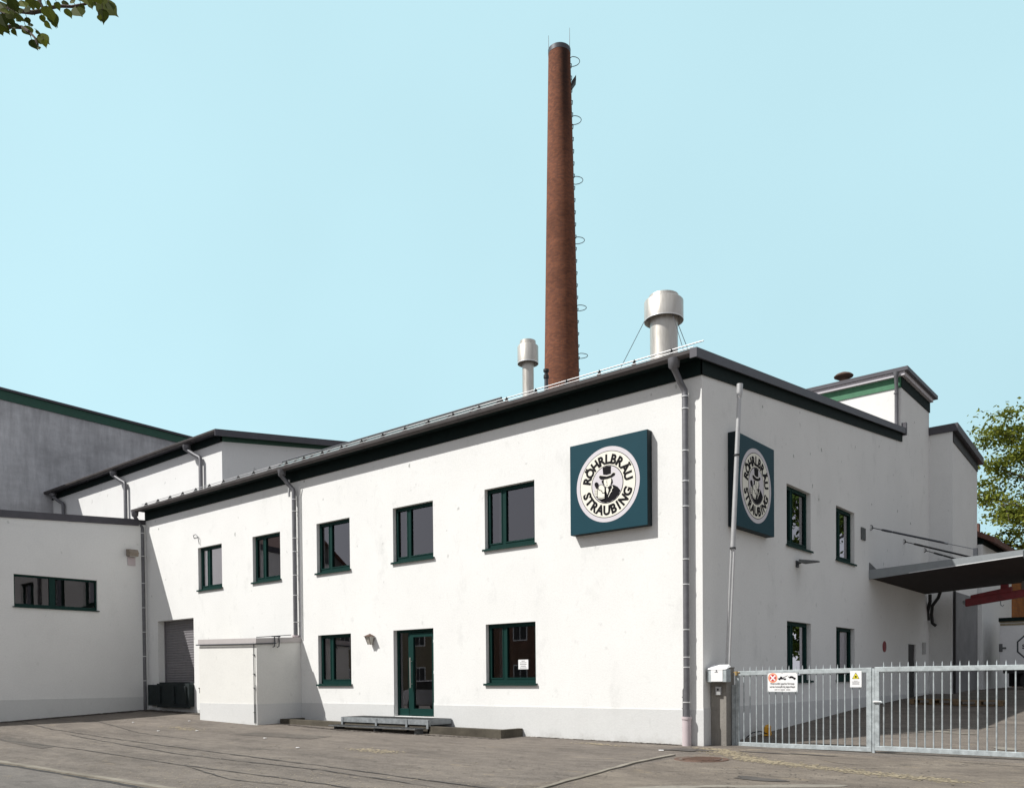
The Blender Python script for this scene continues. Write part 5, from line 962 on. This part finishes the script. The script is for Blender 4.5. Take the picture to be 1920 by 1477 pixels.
# ------------------------------------------------------------------ trees
def tree(name, label, base, H, crown_c, crown_r, nleaf, ls, mat, seed, cat='tree', group=None, nb=26, trunk_r=.35, layer=0.0):
    r = random.Random(seed); t_ = thing(name, label, cat, base, group=group)
    mb = MB(); cc = Vector(crown_c); tips = []
    mb.tube([(0, 0, -.2), (0.05, 0, H * .25), (-.05, .08, H * .5), (.02, 0, H * .75), (0.0, 0, H * .93)], [trunk_r * 1.25, trunk_r, trunk_r * .8, trunk_r * .5, trunk_r * .12], 10)
    for k in range(nb):
        f = k / nb; z0 = cc.z - crown_r[2] * .95 + f * crown_r[2] * 1.75; a = k * 2.399 + r.uniform(-.3, .3)
        e = math.sqrt(max(.05, 1 - ((z0 - cc.z) / crown_r[2]) ** 2)); ln = e * r.uniform(.75, 1.08)
        end = Vector((cc.x + math.cos(a) * crown_r[0] * ln, cc.y + math.sin(a) * crown_r[1] * ln, z0 + r.uniform(.05, .3) * crown_r[2] * (.4 + f)))
        st_ = Vector((0, 0, max(H * .15, z0 - .25 * ln * crown_r[0]))); mid = (st_ + end) / 2 + Vector((r.uniform(-.2, .2), r.uniform(-.2, .2), r.uniform(0, .3)))
        rr = trunk_r * (.38 * (1 - f) + .12); mb.tube([st_, mid, end], [rr, rr * .55, rr * .12], 6, cap=False); 
        for q in range(7):
            t2 = .3 + .7 * (q + r.random()) / 7; p0 = st_.lerp(mid, t2 * 2) if t2 < .5 else mid.lerp(end, t2 * 2 - 1)
            dr_ = Vector((r.gauss(0, 1), r.gauss(0, 1), r.gauss(0.1, .45))).normalized() * r.uniform(.35, .95) * crown_r[0] * .38
            p1 = p0 + dr_; mb.tube([p0, (p0 + p1) / 2 + Vector((0, 0, .06)), p1], [rr * .28, rr * .16, .008], 4, cap=False); tips += [(p0, p1)] * 2
        tips += [(mid, end)] * 2
    mb.build('trunk', M_BARK, t_, smooth=True)
    lf = MB(); lf.keep = True
    clumps = [(a_.lerp(b_, r.uniform(.35, 1.05)), r.uniform(.10, .34) * crown_r[0] * .42) for a_, b_ in tips for _ in range(2)]
    for i in range(nleaf):
        c, q = r.choice(clumps); p = c + Vector((r.gauss(0, q), r.gauss(0, q), r.gauss(0, q * (.55 - layer))))
        n_ = Vector((r.gauss(0, .6), r.gauss(0, .6), r.gauss(.6, .6))).normalized(); tt = n_.orthogonal().normalized(); tt.rotate(Matrix.Rotation(r.uniform(0, 6.28), 3, n_)); b2 = n_.cross(tt); s = ls * r.uniform(.6, 1.3)
        lf.add([p - tt * s, p - b2 * s * .5 - tt * s * .1, p + tt * s * .9, p + b2 * s * .5 - tt * s * .1], [(0, 1, 2, 3)])
    lf.build('crown', mat, t_); return t_
tree('maple_tree', 'fresh yellow green maple behind the yard at the right edge', (1.7, 37.5, .3), 15.5, (0.1, 0, 9.6), (5.3, 4.5, 5.6), 40000, .125, M_LEAF, 3, nb=40, trunk_r=.38, layer=.25)

# overhanging linden: trunk outside the frame at the left, one limb reaching in
LT_ = thing('linden_tree', 'linden branches with heart shaped leaves hanging into the top left corner', 'tree', (0.3, -15.6, -.13))
base = Vector((0.3, -15.6, -.13)); ray_o = Vector((7.7637, -15.1798, 1.36))
def at(px, py, dep):   # a point seen in direction (px,py) of the photograph, dep metres deep
    d = v + rt2 * ((px - 960) / 1568.2) + up2 * ((1299.6 - py) / 1568.2); return ray_o + d * dep - base
def leaf(mb, p, tipdir, nrm, s):
    tipdir = tipdir.normalized(); nrm = (nrm - nrm.dot(tipdir) * tipdir).normalized(); sd = tipdir.cross(nrm)
    out = [(-.02, .0), (-.10, .16), (-.06, .32), (.08, .44), (.26, .48), (.44, .42), (.62, .29), (.78, .15), (.90, .06), (1.08, 0)]
    L_ = [p + tipdir * (a * s) + sd * (b_ * s) - nrm * (abs(b_) * .35 * s) for a, b_ in out]; R_ = [p + tipdir * (a * s) - sd * (b_ * s) - nrm * (abs(b_) * .35 * s) for a, b_ in out[1:-1]]
    n = len(out); k = len(mb.v)
    mid = [p + tipdir * (a * s) for a, _ in out]
    vs = L_ + mid[1:-1] + R_; fs = []
    m0 = n; r0 = n + n - 2
    for i in range(n - 1):
        a1 = i; a2 = i + 1; b1 = m0 + i - 1 if 0 < i else 0; b2 = m0 + i if i + 1 < n - 1 else n - 1
        f = [a1, a2, b2, b1]; f = list(dict.fromkeys(f)); 
        if len(f) > 2: fs.append(tuple(f))
        c1 = r0 + i - 1 if 0 < i else 0; c2 = r0 + i if i + 1 < n - 1 else n - 1
        g_ = list(dict.fromkeys([c1, b1, b2, c2])); 
        if len(g_) > 2: fs.append(tuple(g_))
    mb.add(vs, fs)
wood = MB(); lv = MB(); lv.keep = True; r = random.Random(12)
tr0 = Vector((0, 0, 0)); wood.tube([tr0, tr0 + Vector((.05, 0, 2)), tr0 + Vector((0, .1, 4.2)), tr0 + Vector((.1, 0, 7))], [.26, .21, .17, .07], 12)
DEP = 4.3
limb_end = at(-90, -60, DEP + .2); wood.tube([Vector((0, .1, 3.6)), (Vector((0, .1, 3.9)) + limb_end) / 2 + Vector((0, 0, .3)), limb_end], [.10, .06, .025], 8)
twigs = [[(-90, -60, 4.5), (-20, 0, 4.4), (30, 20, 4.35), (60, 24, 4.3), (83, 20, 4.3), (95, 15, 4.3), (112, 12, 4.3), (135, 13, 4.3), (160, 8, 4.3), (200, -6, 4.3), (235, -22, 4.3)],
         [(-40, 70, 4.4), (5, 56, 4.3), (20, 50, 4.3), (42, 52, 4.3), (55, 60, 4.25), (66, 72, 4.2), (70, 84, 4.2)],
         [(-90, -60, 4.5), (-30, 40, 4.4), (-40, 70, 4.4)], [(72, -40, 4.4), (74, 4, 4.3), (84, 22, 4.3), (90, 30, 4.3)], [(150, -30, 4.4), (178, -2, 4.3), (190, 22, 4.25)], [(-20, 0, 4.4), (0, 20, 4.3), (25, 35, 4.25)]]
for tw_ in twigs: wood.tube([at(*p) for p in tw_], [.013 - .009 * i / (len(tw_) - 1) for i in range(len(tw_))], 6)
viewdir = v
def L2(px, py, tx, ty, s_px, dep=4.25, ang=.0):
    p = at(px, py, dep); q = at(px + tx, py + ty, dep + r.uniform(-.03, .03)); s = s_px * .86 / 1568.2 * dep
    nr = (-viewdir * math.cos(ang) + rt2 * math.sin(ang) + up2 * r.uniform(-.3, .5)); leaf(lv, p, q - p, nr, s)
    wood.tube([p, p - (q - p).normalized() * s * .35 + Vector((0, 0, s * .2))], [.0018, .0015], 4)
for a in [(126, 18, 8, 16, 19, .6), (142, 14, 22, 32, 33, .3), (192, 20, 2, 24, 25, .1), (190, 2, 36, 34, 48, .15), (160, -8, 10, 24, 26, .5), (173, -2, 8, 22, 25, .6), (88, 14, 16, 34, 32, .7), (96, 26, 12, 26, 26, .5), (86, 42, 10, 12, 15, .3),
          (30, 26, 22, 18, 22, .4), (15, 22, 18, 20, 24, .3), (2, 28, 10, 24, 28, .2), (26, 44, 6, 20, 20, .3), (48, 50, 12, 22, 26, .3), (74, 66, 26, 24, 30, .2), (82, 76, 4, 12, 14, .1), (60, 76, 12, 20, 22, .5), (68, 58, 8, 6, 10, .4), (40, 2, 14, 18, 24, .5), (55, -4, 8, 22, 24, .3), (20, 0, 12, 20, 26, .2), (0, 6, 14, 16, 24, .3),
          (-4, 40, 20, 18, 28, .2), (10, -6, 6, 20, 24, .5), (95, -14, 8, 16, 22, .2), (108, -12, 4, 12, 16, .3), (34, 16, 6, 16, 18, .1), (62, 22, 4, 10, 10, .3), (176, -12, 14, 18, 24, .3), (146, -12, 18, 16, 26, .5), (8, 16, 12, 14, 22, .6), (48, 14, 10, 12, 18, .2), (66, 2, 6, 16, 20, .4), (24, 8, 10, 14, 20, .3)]:
    L2(a[0], a[1], a[2], a[3], a[4], 4.2 + r.uniform(-.12, .12), a[5])
for a in [(18, 34, 10, 16, 18, .3), (34, 34, 8, 14, 15, .2), (50, 34, 6, 14, 14, .4), (6, 48, 10, 14, 18, .1), (106, 6, 6, 14, 15, .3), (120, 2, 10, 14, 16, .5), (134, 0, 8, 12, 14, .1), (152, 10, 6, 14, 14, .2), (186, 30, 4, 12, 12, .4), (204, 6, 12, 20, 22, .2), (-2, 54, 8, 14, 16, .5), (78, 30, 6, 14, 14, .3), (100, 40, 6, 14, 13, .2), (56, 44, 6, 10, 12, .5), (168, 4, 6, 16, 16, .1), (90, 2, 8, 12, 15, .4), (24, 56, 8, 12, 13, .2), (72, 88, 3, 8, 9, .2)]:
    L2(a[0], a[1], a[2], a[3], a[4], 4.2 + r.uniform(-.12, .12), a[5])
for i in range(110):   # foliage of the same limb beyond the frame
    px, py = r.uniform(-260, 240), r.uniform(-260, -24)
    if r.random() < .3: px, py = r.uniform(-260, -14), r.uniform(-200, 60)
    L2(px, py, r.uniform(0, 20), r.uniform(10, 26), r.uniform(20, 34), r.uniform(4.1, 4.7), r.uniform(-.6, .8))
for i in range(1500):  # crown round the trunk, left of the frame
    a = r.uniform(0, 6.28); q = r.uniform(.2, 1) ** .5 * 2.2; p = Vector((q * math.cos(a) * .85, q * math.sin(a) * .85, r.uniform(3.6, 7.6))); leaf(lv, p, Vector((r.gauss(0, .5), r.gauss(0, .5), -1)), Vector((r.gauss(0, 1), r.gauss(0, 1), .5)), r.uniform(.07, .11))
wood.build('trunk', M_BARK, LT_, smooth=True); lv.build('crown', M_LINDEN, LT_)

# ------------------------------------------------------------------ across the street (what the panes mirror)
def house(x, y, w_, d_, h_, rh_, mat, label):
    t_ = thing('street_house', label, 'house', (x, y, -.13), group='houses across the street')
    mb = MB(); mb.box(0, w_, -d_, 0, 0, h_); mb.prism([(-d_, h_), (0, h_), (-d_ / 2, h_ + rh_ - .1)], 0.0, w_, 'x'); mb.build('wall', mat, t_)
    mb = MB(); mb.prism([(-d_ - .4, h_ - .1), (-d_ / 2, h_ + rh_), (.4, h_ - .1), (.4, h_ - .3), (-d_ / 2, h_ + rh_ - .22), (-d_ - .4, h_ - .3)], -.3, w_ + .3, 'x'); rf = mb.build('roof', M_TILE, t_)
    mb = MB(); mb.box(w_ * .3, w_ * .3 + .7, -d_ / 2 - .3, -d_ / 2 + .3, h_ + rh_ - .6, h_ + rh_ + 1); mb.build('chimney', M_OBRICK, rf)
    n = int(w_ // 2.6); first = None
    for fl_ in range(int(h_ // 2.8)):
        for k in range(n):
            if first is None:
                mb = MB(); mb.box(0, 1.1, 0.0, .04, 0, 1.35); first = mb.build('window', M_WHITE, t_); pn = MB(); pn.box(.07, .52, .041, .05, .07, 1.28); pn.box(.58, 1.03, .041, .05, .07, 1.28); pn.build('pane', M_BLACK, first); o = first
            else: o = copy_tree(first, t_)
            o.location = (.9 + k * (w_ - 1.2) / n, 0.003, 1.0 + fl_ * 2.8)
    mb = MB(); mb.box(w_ / 2 - .5, w_ / 2 + .5, .003, .06, 0, 2.1) if False else mb.box(w_ - .8, w_ - .1, .003, .06, 0, 2.1); mb.build('door', M_WOODDK, t_)
P1 = stucco('ochre_render', (0.24, 0.20, 0.14)); P2 = stucco('grey_house_render', (0.20, 0.20, 0.19)); P3 = stucco('brick_red_render', (0.18, 0.10, 0.07))
house(-72, -24, 20, 10, 10.5, 4.2, P2, 'grey house across the street, farthest left'); house(-44, -25, 12, 9, 5.6, 3.4, P1, 'ochre house across the street'); house(-29, -24, 13, 10, 5.8, 3.6, P3, 'brick red house across the street'); house(-12, -25, 14, 10, 5.6, 3.0, P2, 'grey house across the street facing the entrance')
tree('broadleaf_tree', 'dark green tree beyond the yard gate, nearer the maple', (8.8, 31, .8), 12, (0, 0, 7.0), (3.6, 3.6, 5.2), 9000, .17, M_LEAF2, 9, nb=20, trunk_r=.3, group='trees beyond the yard')
tree('broadleaf_tree', 'tall dark green tree beyond the yard, out on the right', (15, 27, .6), 13, (0, 0, 8), (4.5, 4.5, 5.0), 8000, .18, M_LEAF2, 10, nb=22, trunk_r=.3, group='trees beyond the yard')
# parked silver car opposite the annex
car = thing('parked_car', 'silver hatchback parked at the kerb before the annex', 'car', (-18.9, -11.6, -.12))
prof = [(-2.1, .35), (-2.15, .75), (-2.0, .95), (-1.55, 1.05), (-1.2, 1.42), (.2, 1.46), (.95, 1.0), (1.9, .85), (2.1, .6), (2.1, .32), (-2.1, .3)]
mb = MB(); mb.prism(prof, -.82, .82, 'y'); mb.build('body', M_CAR, car, bevel=.06)
mb = MB(); mb.prism([(-1.45, 1.04), (-1.15, 1.37), (.15, 1.40), (.80, 1.02)], -.83, .83, 'y'); mb.build('windows', M_BLACK, car)
for xw in (-1.3, 1.35):
    for yw in (-.84, .64): mb = MB(); mb.tube([(xw, yw, .31), (xw, yw + .2, .31)], .31, 22); wh = mb.build('wheel', M_RUBBER, car, smooth=True); mb = MB(); mb.tube([(xw, yw - .01, .31), (xw, yw + .21, .31)], .19, 14); mb.build('rim', M_ZINC, wh)
for yw in (-.6, .6): mb = MB(); mb.box(2.06, 2.12, yw - .14, yw + .14, .62, .74); mb.build('headlight', M_WHITE, car)
